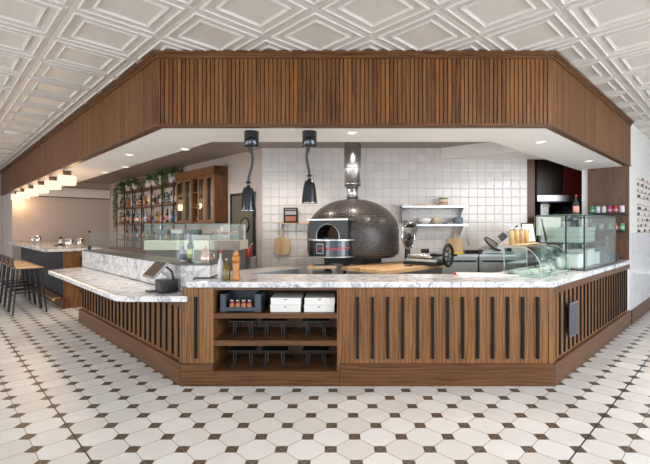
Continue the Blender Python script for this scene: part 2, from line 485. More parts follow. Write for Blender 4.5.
# soffit round the kitchen: beadboard faces
ZB, ZT = 2.352, 2.951
def beads(x0, x1, z0, z1, depth=.02, p=.0372, g=.0085, gd=.018):
    m = MB(); pr = []
    k = math.floor(x0/p); pr.append((x0, 0))
    while True:
        e = (k+1)*p
        if e >= x1-g: break
        if e-g > x0: pr += [(e-g*.5, 0), (e-g*.3, gd), (e+g*.3, gd), (e+g*.5, 0)]
        k += 1
    pr.append((x1, 0))
    n = len(pr)
    vs = [(x, y, z0) for x, y in pr]+[(x, y, z1) for x, y in pr]
    m.add(vs, [(i, i+1, n+i+1, n+i) for i in range(n-1)])
    m.box(x0, x1, gd+.001, depth+.012, z0, z1)
    return m
SLen, SRen = 11.4, 3.42
sL = (-1.63, 3.67, 0); sR = (1.90, 3.67, 0)
struct('wall_soffit_front', beads(-1.63, 1.90, ZB, ZT), M['soffitwood'], (0, 3.67, 0))
struct('wall_soffit_left', beads(-SLen, 0, ZB, ZT), M['soffitwood'], sL, RL)
struct('wall_soffit_right', beads(0, SRen, ZB, ZT), M['soffitwood'], sR, RR)
# crown and bottom bead
def offs(d):
    """soffit outline offset outwards by d"""
    k = d*math.tan(PI/8)
    a = (-1.63-k, 3.67-d); b = (1.90+k, 3.67-d)
    l = SLen*R2; r = SRen*R2
    return [(-1.63-l-d*R2, 3.67+l-d*R2), a, b, (1.90+r+d*R2, 3.67+r-d*R2)]
def ring(d0, d1, z0, z1):
    o, i = offs(d1), offs(d0); m = MB()
    for k in range(3):
        m.add([(*i[k], z0), (*o[k], z0), (*o[k+1], z0), (*i[k+1], z0), (*i[k], z1), (*o[k], z1), (*o[k+1], z1), (*i[k+1], z1)],
              [(3,2,1,0), (4,5,6,7), (0,1,5,4), (1,2,6,5), (2,3,7,6), (3,0,4,7)])
    return m
def addm(a, b): a.add(b.v, b.f); return a
cr = ring(-.02, .018, 2.935, 2.955); addm(cr, ring(-.02, .03, 2.955, 2.968)); addm(cr, ring(-.02, .045, 2.968, 2.99))
struct('trim_1', cr, M['woodx'])
bt = ring(-.02, .008, 2.334, 2.354); addm(bt, ring(-.06, .0, 2.326, 2.334))
struct('trim_2', bt, M['woodx'])
# white underside of the soffit and its inner face
ws = ring(-.655, -.05, 2.330, 2.35); addm(ws, ring(-.67, -.655, 2.330, 2.72))
struct('ceiling_soffit', ws, M['plaster'])
# inner ceiling
inn = [(-1.30, 4.2), (1.6, 4.2), (4.4, 7.0), (5.8, 8.0), (5.5, 9.5), (-7.6, 14.2), (-9.3, 12.2)]
struct('ceiling_kitchen', MB().prism(inn, 2.68, 2.74), M['innerceil'])
# dropped white bulkhead at the tile wall
struct('trim_3', MB().prism([(1.60, 6.49), (2.62, 5.72), (3.35, 5.95), (3.30, 6.49)], 2.50, 2.68), M['plaster'])

# walls
struct('wall_kitchen', B(-1.227, 2.97, 0, .12, 0, 2.7), M['tile'], (0, 6.5, 0))
struct('trim_4', B(2.97, 3.105, 0, .10, 0, 2.62), M['wooddark'], (0, 6.52, 0), bevel=.004)
struct('wall_bar', B(-9.6, -1.84, 2.115, 2.235, 0, 2.95), M['pink'], tuple(OL), RL)
struct('wall_end', B(-.12, 0, -.12, 2.2, 0, 2.95), M['pink'], LW(-9.6, 0), RL)
struct('wall_far_left', B(0, .12, -4.6, 2.5, 0, 3.02), M['pink'], LW(-11.5, 0), RL)
struct('wall_end_return', B(-1.9, -.12, -.12, -.02, 0, 2.9), M['pink'], LW(-9.6, 0), RL)
# pale beam across the far end of the bar and a dark strip standing in for the shadow under it
struct('trim_5', B(.001, .12, .35, 2.1, 2.25, 2.49), M['plaster'], LW(-9.6, 0), RL)
struct('beam_shadow_strip', B(.001, .10, .35, 2.1, 2.225, 2.25), M['stripgrey'], LW(-9.6, 0), RL)
# right wall beyond the counter: paint above glossy tile
struct('wall_right', B(3.345, 12.0, -.0, .14, 1.33, 2.99), M['cream'], tuple(OR), RR)
struct('wall_right_tiled', B(3.345, 12.0, -.012, .14, .2, 1.33), M['tileR'], tuple(OR), RR)
struct('baseboard_right', B(3.345, 12.0, -.03, .14, 0, .2), M['woodx'], tuple(OR), RR)
struct('wall_far_right', B(12.0, 12.12, -5, .14, 0, 3.02), M['cream'], tuple(OR), RR)
# stub wall with the dark oak facing at the end of the counter
struct('wall_right_return', B(3.30, 3.46, .02, .62, 0, 2.66), M['plaster'], tuple(OR), RR)
struct('trim_7', B(3.27, 3.30, .0, .53, .945, 2.66), M['wooddark'], tuple(OR), RR)
# back room beyond the pass
struct('wall_back_room', B(2.6, 6.2, 0, .1, 0, 2.7), M['darkcab'], (0, 8.0, 0))
struct('wall_back_room_left', B(-.05, .05, 0, 1.38, 0, 2.7), M['darkcab'], (2.95, 6.62, 0))

# shop fronts behind the viewer: sill wall, header, piers, window frames
def shopfront(tagname, org, rz, length):
    m = B(0, length, -.12, 0, 0, .42); m.box(0, length, -.12, 0, 2.78, 3.03)
    n = int(length/2.4)
    for i in range(n+1): m.box(i*length/n-.09, i*length/n+.09, -.12, 0, .42, 2.78)
    struct('wall_'+tagname, m, M['cream'], org, rz)
    f = MB()
    for i in range(n):
        a, b = i*length/n+.09, (i+1)*length/n-.09
        f.box(a, a+.04, -.09, -.03, .42, 2.78); f.box(b-.04, b, -.09, -.03, .42, 2.78); f.box(a, b, -.09, -.03, .42, .47); f.box(a, b, -.09, -.03, 2.72, 2.78)
    struct('window_'+('1' if tagname == 'street_left' else '2'), f, M['black'], org, rz)
shopfront('street_left', (-12.5, 8.3, 0), RL, 17.4)
shopfront('street_right', (0, -4.15, 0), RR, 18.5)

# ================================================================== FRONT COUNTER
YF = 3.701
SL = .022
def slat(x, z0, z1, parent, y=0.0, d=.024):
    return B(x-SL/2, x+SL/2, y-d, y, z0, z1).build('slat', M['slat'], parent, bevel=.002)
# slatted oak cabinet
c1 = thing('counter_cabinet', 'oak front counter cabinet with thirteen black vertical slats facing the viewer', 'counter', (0, YF, 0))
B(.045, 1.898, .004, .56, .199, .886).build('body', M['wood'], c1)
B(-.001+.001, .045, -.004, .56, .199, .886).build('stile', M['wood'], c1, bevel=.003)
B(.0, 1.932, -.018, .5, 0, .199).build('plinth', M['woodx'], c1, bevel=.003)
B(1.885, 1.9265, -.004, .02, .199, .886).build('corner_post', M['wood'], c1, bevel=.003)
for i in range(13): slat(.163+i*.1352, .247, .80, c1, .004)
# open shelf unit
c2 = thing('open_shelf_unit', 'open oak shelving under the marble counter holding boxes and black pizza stands', 'shelf unit', (0, YF, 0))
m = B(-1.4175, -1.136, 0, .54, .199, .886); o = m.build('side_panel', M['wood'], c2, bevel=.003)
B(-.022, -.001, 0, .56, .13, .886).build('side_panel', M['wood'], c2)
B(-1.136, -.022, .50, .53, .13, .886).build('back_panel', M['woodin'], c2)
B(-1.136, -.022, 0, .50, .606, .651).build('shelf', M['woodx'], c2, bevel=.003)
B(-1.136, -.022, 0, .50, .358, .407).build('shelf', M['woodx'], c2, bevel=.003)
B(-1.136, -.022, -.001, .50, .10, .133).build('bottom_board', M['woodx'], c2, bevel=.003)
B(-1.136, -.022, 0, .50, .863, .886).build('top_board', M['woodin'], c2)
B(-1.425, -.001, -.018, .0, 0, .199).add([], []).build('plinth', M['woodx'], c2, bevel=.003) if 0 else None
m = B(-1.4245, -1.136, -.018, .5, 0, .199); m.box(-1.136, -.001, -.018, .5, 0, .10); m.box(-1.136, -.001, -.018, -.001, .10, .13)
m.build('plinth', M['woodx'], c2)
slat(-1.293, .25, .80, c2)

# right wing
c3 = thing('counter_cabinet', 'oak right wing counter cabinet with black slats and a grey vent grille', 'counter', tuple(OR), RR)
MB().prism([(.05, .02), (3.26, .02), (3.26, .70), (.75, .70)], .199, .886).build('body', M['wood'], c3)
B(.0, 3.33, .0, .03, .82, .886).build('top_rail', M['woodx'], c3)
MB().prism([(.002, -.004), (.05, -.004), (.05, .02), (.026, .02)], .199, .82).build('corner_post', M['wood'], c3, bevel=.003)
MB().prism([(-.006, -.018), (3.33, -.018), (3.33, .30), (.312, .30)], 0, .199).build('plinth', M['woodx'], c3, bevel=.003)
for i in range(24): slat(.10+i*.1345, .225, .815, c3, .02, .015)
v = B(.36, .60, -.042, -.026, .37, .70).build('vent_grille', M['vent'], c3, bevel=.003); v['label'] = 'grey metal vent grille'
lv = MB()
for i in range(12): lv.box(.375, .585, -.048, -.040, .39+i*.025, .40+i*.025)
lv.build('louvre', col((.05, .055, .07), .5), v)

# left wing
c4 = thing('counter_cabinet', 'oak left wing counter cabinet with black slats below the low marble top', 'counter', tuple(OL), RL)
MB().prism([(-3.53, .02), (-.05, .02), (-.31, .28), (-3.53, .28)], .199, .755).build('body', M['wood'], c4)
B(-3.53, 0, .0, .03, .70, .755).build('top_rail', M['woodx'], c4)
MB().prism([(-.05, -.004), (.0, -.004), (-.024, .02), (-.05, .02)], .199, .70).build('corner_post', M['wood'], c4, bevel=.003)
MB().prism([(-3.54, -.018), (.006, -.018), (-.312, .30), (-3.54, .30)], 0, .199).build('plinth', M['woodx'], c4, bevel=.003)
for i in range(25): slat(-.10-i*.1385, .235, .695, c4, .02, .016)

# marble tops
poly = [(-1.37, 3.665), (1.91, 3.665), (4.225, 5.98), (3.72, 6.485), (1.616, 4.38), (1.5, 4.29), (-1.235, 4.29), (-1.235, 3.955), (-1.37, 3.955)]
tag(MB().prism(poly, .888, .94).build('marble_worktop', M['marble'], bevel=.008), 'white marble worktop with blue veins over the front and right counters', 'worktop')
poly = [(-1.365, 3.68), (-1.365, 3.699), (-1.41, 3.699), (-1.41, 3.82), (-4.0, 6.41), (-4.19, 5.93), (-4.15, 5.85), (-2.12, 3.80), (-2.03, 3.72), (-1.92, 3.68)]
tag(MB().prism(poly, .757, .81).build('marble_ledge', M['marble'], bevel=.008), 'low white marble ledge jutting out from the left wing under the payment terminal', 'worktop')
# raised marble upstand and dark edged shelf
up = thing('marble_upstand', 'tall white marble upstand with a dark top edge behind the low ledge', 'upstand')
kk = [(-4.07, 6.49), (-1.53, 3.96), (-1.25, 3.96)]
kin = [(-3.85, 6.71), (-1.44, 4.18+.08), (-1.25, 4.26)]
m = MB().prism([kk[0], kk[1], kk[2], kin[2], kin[1], kin[0]], .945, 1.06)
m.build('marble_facing', M['marble'], up, bevel=.003)
MB().prism([(-4.07, 6.49), (-1.53, 3.96), (-1.41, 3.96), (-1.41, 4.25), (-1.44, 4.26), (-3.85, 6.71)], .812, .945).build('marble_base', M['marble'], up)
q = [(-4.08, 6.485), (-1.535, 3.95), (-1.24, 3.95), (-1.24, 4.27), (-1.44, 4.27), (-3.84, 6.72)]
MB().prism(q, 1.06, 1.072).build('dark_edge', M['stripgrey'], up)

# ================================================================== BAR COUNTER, far left
b = thing('bar_counter', 'long bar counter clad in dark blue black panels behind the stools', 'bar counter', LW(-4.90, .05), RL)
B(-4.66, 0, .02, .55, .0, 1.0).build('body', M['wooddark'], b)
cl = MB()
for i in range(30): cl.box(-.02-(i+1)*.153, -.03-i*.153, -.005, .02, .22, .985)
cl.build('cladding', M['navy'], b, bevel=.004)
B(.0, .03, .0, .56, .0, 1.0).build('end_panel', M['wood'], b, bevel=.002)
B(.03, .045, .26, .29, .25, .9).build('slat', M['slat'], b)
B(-4.66, .06, -.02, .02, 0, .2).build('plinth', M['woodx'], b)
tag(B(-4.68, .06, -.27, .60, 1.003, 1.05).build('marble_bar_top', M['marble'], None, .006, LW(-4.90, .05), RL), 'veined marble bar top carrying the metal shakers', 'worktop')
fr = MB().tube([(-4.6, -.14, .18), (.05, -.14, .18)], .016, 10)
for x in (-4.4, -3.6, -2.7, -1.4, -.12): fr.tube([(x, -.14, .18), (x, -.02, .18)], .012); fr.ball((x, -.14, .18), .024)
fr.ball((.05, -.14, .18), .03)
fr.build('foot_rail', M['brass'], b)

# stools
st = thing('bar_stool', 'nearest black framed bar stool with a tan seat', 'stool', LW(-4.95, -.44), RL, 'bar stools along the dark bar')
B(-.20, .20, -.19, .19, .745, .765).build('seat', M['seat'], st, bevel=.01)
B(-.19, .19, -.225, -.205, .80, .93).build('backrest', M['wooddark'], st, bevel=.006)
for q in (-1, 1): MB().tube([(q*.17, -.17, .742), (q*.17, -.215, .80), (q*.17, -.23, .90)], .009).build('backrest_support', M['black'], st)
for sx in (-1, 1):
    for sy in (-1, 1):
        MB().tube([(sx*.165, sy*.155, .745), (sx*.215, sy*.225, .0)], .012, 8).build('leg', M['black'], st)
for q in (-1, 1):
    MB().tube([(-.195, q*.19, .30), (.195, q*.19, .30)], .009).build('stretcher', M['black'], st)
    MB().tube([(q*.195, -.19, .36), (q*.195, .19, .36)], .014).build('footrest', M['black'], st)
B(-.18, .18, -.17, .17, .73, .744).build('seat_frame', M['black'], st)
for i, l in enumerate(['second black framed bar stool from the near end of the bar', 'third black framed bar stool from the near end of the bar', 'fourth black framed bar stool from the near end, at the left edge']):
    copy_tree(st, None, LW(-4.95-.56*(i+1), -.44), RL, l)
# things on the bar
def cup(x, y, h, r, label, name='cocktail_shaker'):
    o = thing(name, label, 'shaker', LW(x, y, 1.05), 0, 'steel shakers on the bar')
    MB().lathe([(r*.78, 0), (r, h), (r*.93, h), (r*.72, .01), (0, .01)], n=18).build('cup', M['chrome'], o)
    MB().torus((0, 0, h), r*.97, .003).build('rim', M['chrome'], o)
    return o
cup(-4.98, .18, .17, .055, 'steel shaker nearest the near end of the bar')
cup(-5.10, .36, .17, .055, 'steel shaker just behind the nearest one on the bar')
cup(-5.28, .20, .15, .05, 'short steel shaker beside the black capped bottle on the bar')
cup(-7.5, .10, .17, .06, 'steel shaker of the pair far along the bar, right one')
cup(-7.75, .12, .19, .06, 'steel shaker of the pair far along the bar, left one')
cup(-8.3, .12, .15, .05, 'steel shaker furthest along the bar by the left edge')
o = thing('bitters_bottle', 'small white bottle with a black cap beside the shakers on the bar', 'bottle', LW(-5.45, .12, 1.05))
MB().lathe([(.035, 0), (.035, .10), (.014, .14), (.014, .16)], n=14).build('body', M['whiteplastic'], o)
MB().lathe([(.022, .16), (.022, .20)], n=14).build('cap', M['black'], o)
MB().lathe([(.0355, .03), (.0355, .08)], n=14).build('label', M['letters'], o)
tag(B(-.22, .22, -.09, .09, 0, .022).build('bar_tray', M['blackplastic'], None, .005, LW(-6.35, .30, 1.05), RL), 'flat black rubber bar tray lying on the marble bar top', 'tray')

# ================================================================== DRUM LAMPS under the left soffit
for i, px in enumerate([67.2, 53, 41.5, 31.7, 23.3, 17.3]):
    k = (px-339.5)/410.6; Y = 2.22/(1+k); X = k*Y
    names = ['nearest glowing alabaster drum lamp under the left soffit, largest in view', 'second glowing drum lamp from the viewer under the left soffit', 'third glowing drum lamp from the viewer under the left soffit',
             'fourth glowing drum lamp from the viewer under the left soffit', 'fifth glowing drum lamp from the viewer under the left soffit', 'farthest glowing drum lamp under the left soffit, nearest the end wall']
    if i == 0:
        lamp = thing('drum_lamp', names[0], 'lamp', (X, Y, 2.3298), 0, 'glowing drum lamps along the soffit')
        MB().lathe([(.055, -.075), (.06, 0)], n=24).build('ceiling_plate', M['wooddark'], lamp)
        MB().lathe([(.0, -.228), (.105, -.228), (.12, -.222), (.125, -.21), (.125, -.088), (.118, -.078), (.0, -.076)], n=28).build('lamp_shade', M['lampglow'], lamp)
    else: copy_tree(lamp, None, (X, Y, 2.3298), 0, names[i])
    l = D.lights.new('drum_light', 'POINT'); l.energy = 7; l.color = (1, .62, .32); l.shadow_soft_size = .12
    lo = D.objects.new('drum_light', l); C.objects.link(lo); lo.location = (X+.03, Y+.03, 2.04)

# recessed spotlights
SP = [(129.5, 154.7, 'recessed spotlight in the white left soffit, the one nearest the wood edge'), (184.8, 149, 'recessed spotlight in the left soffit beside the inner edge, nearest the viewer'),
      (125.2, 166.8, 'recessed spotlight on the inner edge of the soffit above the plants'), (105.5, 172.3, 'recessed spotlight on the inner soffit edge farthest back'),
      (352, 132.7, 'recessed spotlight in the front soffit before the oven flue'), (540.3, 142, 'recessed spotlight in the right soffit nearer the front corner'), (588.9, 160.9, 'recessed spotlight in the right soffit by the dark wood panel')]
for i, (px, py, lb) in enumerate(SP):
    Y = 410.6*(2.33-1.4294)/(227.1-py); X = (px-339.5)*Y/410.6
    if i == 0:
        sp = thing('recessed_spotlight', lb, 'ceiling light', (X, Y, 2.3298), 0, 'recessed soffit spotlights')
        MB().torus((0, 0, -.002), .052, .006, n=24, m=6).build('trim_ring', M['plaster'], sp)
        MB().lathe([(0, -.003), (.032, -.003), (.032, 0)], n=20).build('lens', M['spotglow'], sp)
    else: copy_tree(sp, None, (X, Y, 2.3298), 0, lb)
    l = D.lights.new('spot_beam', 'SPOT'); l.energy = 42; l.spot_size = 1.7; l.spot_blend = .8; l.color = (1, .80, .62); l.shadow_soft_size = .05
    lo = D.objects.new('spot_beam', l); C.objects.link(lo); lo.location = (X, Y, 2.30)
# kitchen ceiling downlights inside (out of view above the soffit edge)
for X, Y in ((-2.6, 6.6), (.2, 5.3), (2.2, 5.4), (-5.0, 8.6), (1.0, 4.7), (-.8, 5.6)):
    l = D.lights.new('kitchen_downlight', 'SPOT'); l.energy = 44; l.spot_size = 2.4; l.spot_blend = .6; l.color = (1, .86, .74); l.shadow_soft_size = .08
    lo = D.objects.new('kitchen_downlight', l); C.objects.link(lo); lo.location = (X, Y, 2.66)
o = thing('ceiling_disc', 'round white vent disc set in the patterned ceiling at upper left', 'ceiling fitting', (-5.35, 6.77, 2.985))
MB().lathe([(0, -.012), (.13, -.012), (.145, 0), (.0, .0)], n=28).build('cover', M['white'], o)

# ================================================================== BACK BAR shelves, bottles, plants
sh = thing('bar_shelving', 'tall open bar shelving with wood boards and black metal uprights', 'shelving', tuple(OL), RL)
SX0, SX1 = -8.05, -4.50
TIERS = [2.325, 1.93, 1.53, 1.13]
for z in TIERS: B(SX0, SX1, 1.85, 2.10, z-.035, z).build('shelf', M['shelfwood'], sh, bevel=.003)
for i in range(7):
    x = SX0+.02+i*(SX1-SX0-.04)/6
    for y in (1.845, 2.085): B(x-.010, x+.010, y-.010, y+.010, .9205, 2.36 if y < 2 else 2.29).build('upright', M['black'], sh)
for z in (1.86, 1.46): B(SX0, SX1, 1.836, 1.846, z+.01, z+.018).build('bottle_rail', M['black'], sh)
tag(B(SX0-.2, -2.9, 1.72, 2.09, 0, .92).build('back_bar_cabinet', M['cabwood'], None, 0, tuple(OL), RL), 'low wooden back bar cabinet below the bottle shelves', 'cabinet')
# bottles
def bottle(name, shape, bc, lc, cc, h, r, loc, label, group):
    o = thing(name, label, 'bottle', loc, random.uniform(0, 6), group)
    if shape == 0: p = [(r*.9, 0), (r, .01), (r, h*.6), (r*.35, h*.74), (r*.33, h*.93)]
    elif shape == 1: p = [(r, 0), (r, h*.68), (r*.8, h*.76), (r*.4, h*.8), (r*.4, h*.92)]
    else: p = [(r*.8, 0), (r*1.05, h*.15), (r*1.1, h*.4), (r*.6, h*.62), (r*.34, h*.72), (r*.34, h*.92)]
    MB().lathe(p, n=12).build('body', bc, o)
    MB().lathe([(r*1.02*(1.05 if shape == 2 else 1), h*.18), (r*1.02*(1.05 if shape == 2 else 1), h*.5)], n=12).build('label', lc, o)
    MB().lathe([(r*.42, h*.92), (r*.42, h)], n=10).build('cap', cc, o)
    return o
BC = [(.10, .05, .02), (.55, .53, .50), (.05, .10, .04), (.45, .22, .06), (.60, .58, .55), (.06, .05, .05), (.28, .36, .45), (.62, .50, .34)]
LC = [(.75, .72, .66), (.60, .08, .06), (.78, .76, .72), (.10, .16, .45), (.75, .55, .12), (.75, .70, .6), (.55, .30, .35), (.12, .11, .12)]
CC = [(.03, .03, .03), (.6, .06, .05), (.7, .55, .2), (.75, .72, .7), (.1, .2, .5)]
BN = ['amber', 'clear', 'green', 'orange', 'frosted', 'black', 'blue grey', 'straw']
LN = ['cream', 'red', 'white', 'blue', 'yellow', 'ivory', 'pink', 'black']
CN_ = ['black', 'red', 'gold', 'white', 'blue']
row = {1.93: 'upper', 1.53: 'middle', 1.13: 'lowest'}
protos = {}
for z, n in ((1.93, 37), (1.53, 37), (1.13, 16)):
    for i in range(n):
        if i % 6 == 5 and random.random() < .4: continue
        f = (i+.5)/n
        x = SX0+.07+f*(SX1-SX0-.14)+random.uniform(-.01, .01); y = 1.93+random.uniform(-.02, .05)
        a, b_, c_ = random.randrange(8), random.randrange(8), random.randrange(5); s = random.randrange(3)
        h = random.uniform(.20, .31); r = random.uniform(.034, .045)
        side = 'cabinet end' if f > .66 else ('middle bays' if f > .33 else 'vine covered end')
        lb = '%s bottle with %s label and %s cap on the %s shelf, %s' % (BN[a], LN[b_], CN_[c_], row[z], side)
        bottle('liquor_bottle', s, col(BC[a], .15), col(LC[b_], .5), col(CC[c_], .4), h, r, LW(x, y, z), lb, 'liquor bottles on the bar shelves')

# plants on top of the shelf
def leafmesh(m, p, s, rnd):
    a = rnd.uniform(0, 2*PI); t = rnd.uniform(-.9, .5)
    d = Vector((math.cos(a)*math.cos(t), math.sin(a)*math.cos(t), math.sin(t))); sd = d.cross(Vector((0, 0, 1))).normalized()
    up_ = sd.cross(d); p = Vector(p)
    vs = [p, p+d*s*.35+sd*s*.32+up_*s*.06, p+d*s*.75+sd*s*.22+up_*s*.04, p+d*s, p+d*s*.75-sd*s*.22+up_*s*.04, p+d*s*.35-sd*s*.32+up_*s*.06, p+d*s*.5-up_*s*.05]
    m.add(vs, [(0, 1, 6), (1, 2, 6), (2, 3, 6), (3, 4, 6), (4, 5, 6), (5, 0, 6)], True)
def plant(x, label, pr, ph, bush, vines, seed, white=True):
    rnd = random.Random(seed)
    o = thing('potted_trailing_plant', label, 'plant', LW(x, 1.955, 2.325), RL, 'potted plants on top of the bar shelving')
    MB().lathe([(pr*.75, 0), (pr, ph), (pr*.9, ph), (pr*.85, ph*.9), (0, ph*.9)], n=18).build('pot', M['pot'] if white else M['terracotta'], o)
    MB().lathe([(0, ph*.9), (pr*.86, ph*.9), (pr*.86, ph*.92), (0, ph*.93)], n=14).build('soil', M['soil'], o)
    m = MB(); s = MB()
    for k in range(int(140*bush)):
        a = rnd.uniform(0, 2*PI); rr = rnd.uniform(0, .17)*bush; zz = ph+rnd.uniform(-.04, .15)
        leafmesh(m, (rr*math.cos(a)*1.2, rr*math.sin(a)*.75-.02, zz-rr*.3), rnd.uniform(.06, .10), rnd)
    for (vx, ln, nn) in vines:
        for q in range(nn):
            pth = []; x0 = vx+rnd.uniform(-.06, .06); y0 = -.135-rnd.uniform(0, .05)
            L = ln*rnd.uniform(.6, 1)
            pth = [(0, 0, ph), (x0*.6, y0*.7, ph+.05), (x0, y0, ph-.08)]
            n = int(L/.05)
            for k in range(n): pth.append((x0+rnd.uniform(-.02, .02), y0+rnd.uniform(-.012, .012), ph-.08-(k+1)*.05))
            s.tube(pth, .003, 5)
            for p in pth[2:]:
                for _ in range(3): leafmesh(m, p, rnd.uniform(.04, .065), rnd)
    m.build('foliage', M['leaf'], o); s.add([], [])
    if s.v: s.build('stems', M['stem'], o)
plant(-4.78, 'potted plant nearest the wooden cabinet, vines hanging before the bottles', .115, .20, 1.15, [(-.15, .55, 5), (.05, .35, 2)], 1)
plant(-5.32, 'low leafy potted plant second from the wooden cabinet', .11, .20, .8, [(.1, .12, 2)], 2)
plant(-5.72, 'small potted plant third from the wooden cabinet', .10, .15, .5, [], 3)
plant(-6.05, 'white potted plant in the middle of the shelf top', .11, .17, .7, [(-.22, .2, 1)], 4)
plant(-6.95, 'blush potted plant left of the middle on the shelf top', .10, .16, .9, [], 5)
plant(-7.45, 'trailing plant with a long vine over the second bay', .10, .15, 1.0, [(.0, .8, 3)], 6)
plant(-7.92, 'leftmost trailing plant whose vines hang the full height of the shelving', .10, .15, 1.3, [(-.12, 1.25, 5), (.05, .7, 3)], 7)

# glazed wooden cabinet
cb = thing('wall_cabinet', 'reddish wooden wall cabinet with four tall glazed doors and open cubby shelves', 'cabinet', tuple(OL), RL)
X0, X1, Z0, Z1 = -4.45, -2.884, 1.50, 2.49
m = B(X0, X1, 2.085, 2.11, Z0, Z1); m.box(X0, X1, 1.87, 2.09, Z0, Z0+.03); m.box(X0, X1, 1.87, 2.09, 2.32, 2.36)
m.box(X0, X0+.03, 1.87, 2.09, Z0, Z1); m.box(X1-.03, X1, 1.85, 2.09, Z0, Z1); m.box(X0, X1, 1.85, 2.09, 2.36, Z1)
xs = [X0+.03, X0+.37, X0+.71, X0+.94, X0+1.235, X1-.03]
for x in (xs[2], xs[3]): m.box(x-.012, x+.012, 1.87, 2.09, Z0, 2.34)
m.build('body', M['cabwood'], cb, bevel=.003)
for k, (a, c) in enumerate(((xs[0], xs[1]), (xs[1], xs[2]), (xs[3], xs[4]), (xs[4], xs[5]))):
    d = MB()
    a += .004; c -= .004; fw = .045
    d.box(a, a+fw, 1.85, 1.868, Z0+.01, 2.345); d.box(c-fw, c, 1.85, 1.868, Z0+.01, 2.345); d.box(a+fw, c-fw, 1.85, 1.868, Z0+.01, Z0+.06); d.box(a+fw, c-fw, 1.85, 1.868, 2.29, 2.345)
    dd = d.build('door', M['cabwood'], cb, bevel=.003)
    pane('pane', a+fw, c-fw, 1.856, 1.861, Z0+.06, 2.29, dd)
    MB().ball((c-.02 if k % 2 == 0 else a+.02, 1.84, 1.9), .009).build('knob', M['brass'], dd)
for z in (1.78, 2.06): B(xs[2]+.012, xs[3]-.012, 1.875, 2.085, z, z+.02).build('shelf', M['cabwood'], cb)
for a, c, mm in ((xs[1]+.06, xs[2]-.06, M['linen']), (xs[0]+.06, xs[1]-.06, M['door']), (xs[3]+.06, xs[4]-.06, M['linen']), (xs[4]+.06, xs[5]-.06, M['linen'])):
    B(a, c, 1.93, 1.945, Z0+.05, 2.28).build('curtain', mm, cb)
o = thing('ceramic_bowl', 'white bowl in the lowest cubby of the wooden cabinet', 'bowl', LW((xs[2]+xs[3])/2, 1.97, 1.53))
MB().lathe([(.03, 0), (.06, .04), (.065, .06), (.055, .06), (.03, .012), (0, .012)]).build('bowl', M['pot'], o)
o = thing('small_cubby_plant', 'green plant in a small pot in the top cubby of the wooden cabinet', 'plant', LW((xs[2]+xs[3])/2, 1.97, 2.08))
MB().lathe([(.035, 0), (.045, .07), (.0, .068)]).build('pot', M['terracotta'], o)
m = MB(); rnd = random.Random(5)
for k in range(50): leafmesh(m, (rnd.uniform(-.05, .05), rnd.uniform(-.05, .05), rnd.uniform(.07, .16)), .05, rnd)
m.build('foliage', M['leaf'], o)
o = thing('teapot', 'pale teapot in the middle cubby of the wooden cabinet', 'teapot', LW((xs[2]+xs[3])/2, 1.97, 1.80))
MB().lathe([(.035, 0), (.055, .03), (.05, .07), (.02, .085), (0, .086)]).build('body', M['steel'], o)
MB().tube([(.05, 0, .04), (.08, 0, .06), (.09, 0, .085)], .007).build('spout', M['steel'], o)
MB().tube([(-.05, 0, .06), (-.085, 0, .05), (-.05, 0, .025)], .005).build('handle', M['steel'], o)

# door with the round window
d = struct('door_1', B(.04, .68, -.035, -.002, .0, 1.96), M['door'], LW(-2.74, 2.115), RL, .003)
m = B(0, .04, -.045, -.001, 0, 2.0); m.box(.68, .72, -.045, -.001, 0, 2.0); m.box(0, .72, -.045, -.001, 1.96, 2.0); m.build('door_frame', M['black'], d)
pw = MB().torus((.47, -.04, 1.465), .115, .016, axis=(0, 1, 0), n=32).build('porthole_frame', M['black'], d)
MB().cyl((.47, -.045, 1.465), (.47, -.036, 1.465), .105, n=28).build('pane', col((.20, .19, .15), .15), pw)
MB().tube([(.10, -.036, 1.0), (.10, -.07, 1.0), (.17, -.07, 1.0)], .008).build('handle', M['steel'], d)

def at(px, py, Y): return ((px-339.5)*Y/410.6, Y, 1.4294-(py-227.1)*Y/410.6)

# ================================================================== SHELF CONTENTS
bx = thing('display_box', 'charcoal open fronted box holding four small jars on the top shelf', 'box', (-.905, YF+.05, .652))
m = B(-.185, .185, .0, .25, 0, .012); m.box(-.185, .185, .238, .25, 0, .165); m.box(-.185, -.135, 0, .24, .012, .165); m.box(.13, .185, 0, .24, .012, .165)
m.box(-.135, .13, 0, .012, .0, .045)
m.build('body', M['darkbox'], bx, bevel=.002)
for i in range(4):
    j = thing('spice_jar', ['leftmost', 'second from left', 'third from left', 'rightmost'][i]+' of the four red chilli jars in the charcoal box', 'jar', (-.99+i*.0535, YF+.085, .665), 0, 'chilli jars in the charcoal box')
    MB().lathe([(.021, 0), (.023, .01), (.023, .072), (.018, .08)], n=16).build('jar_body', M['sauce'], j)
    MB().lathe([(.0235, .018), (.0235, .058)], n=16).build('label', M['terracotta'], j)
    MB().lathe([(.020, .08), (.020, .098), (0, .098)], n=16).build('lid', M['steel'], j)
for s, (X, nm) in enumerate(((-.495, 'left'), (-.185, 'right'))):
    for k in range(2):
        p = thing('pizza_box', 'white cardboard pizza box, %s of the %s stack on the top shelf' % (('bottom', 'top')[k], nm), 'box', (X+.004*k, YF+.055, .652+k*.066), 0, 'white pizza boxes on the top shelf')
        B(-.138, .138, 0, .28, 0, .052).build('tray', M['white'], p, bevel=.002)
        B(-.14, .14, -.002, .283, .05, .0645).build('lid', M['white'], p, bevel=.002)
        MB().prism([(-.012, -.003), (.012, -.003), (.008, .001), (-.008, .001)], .044, .051).build('tab', M['black'], p)
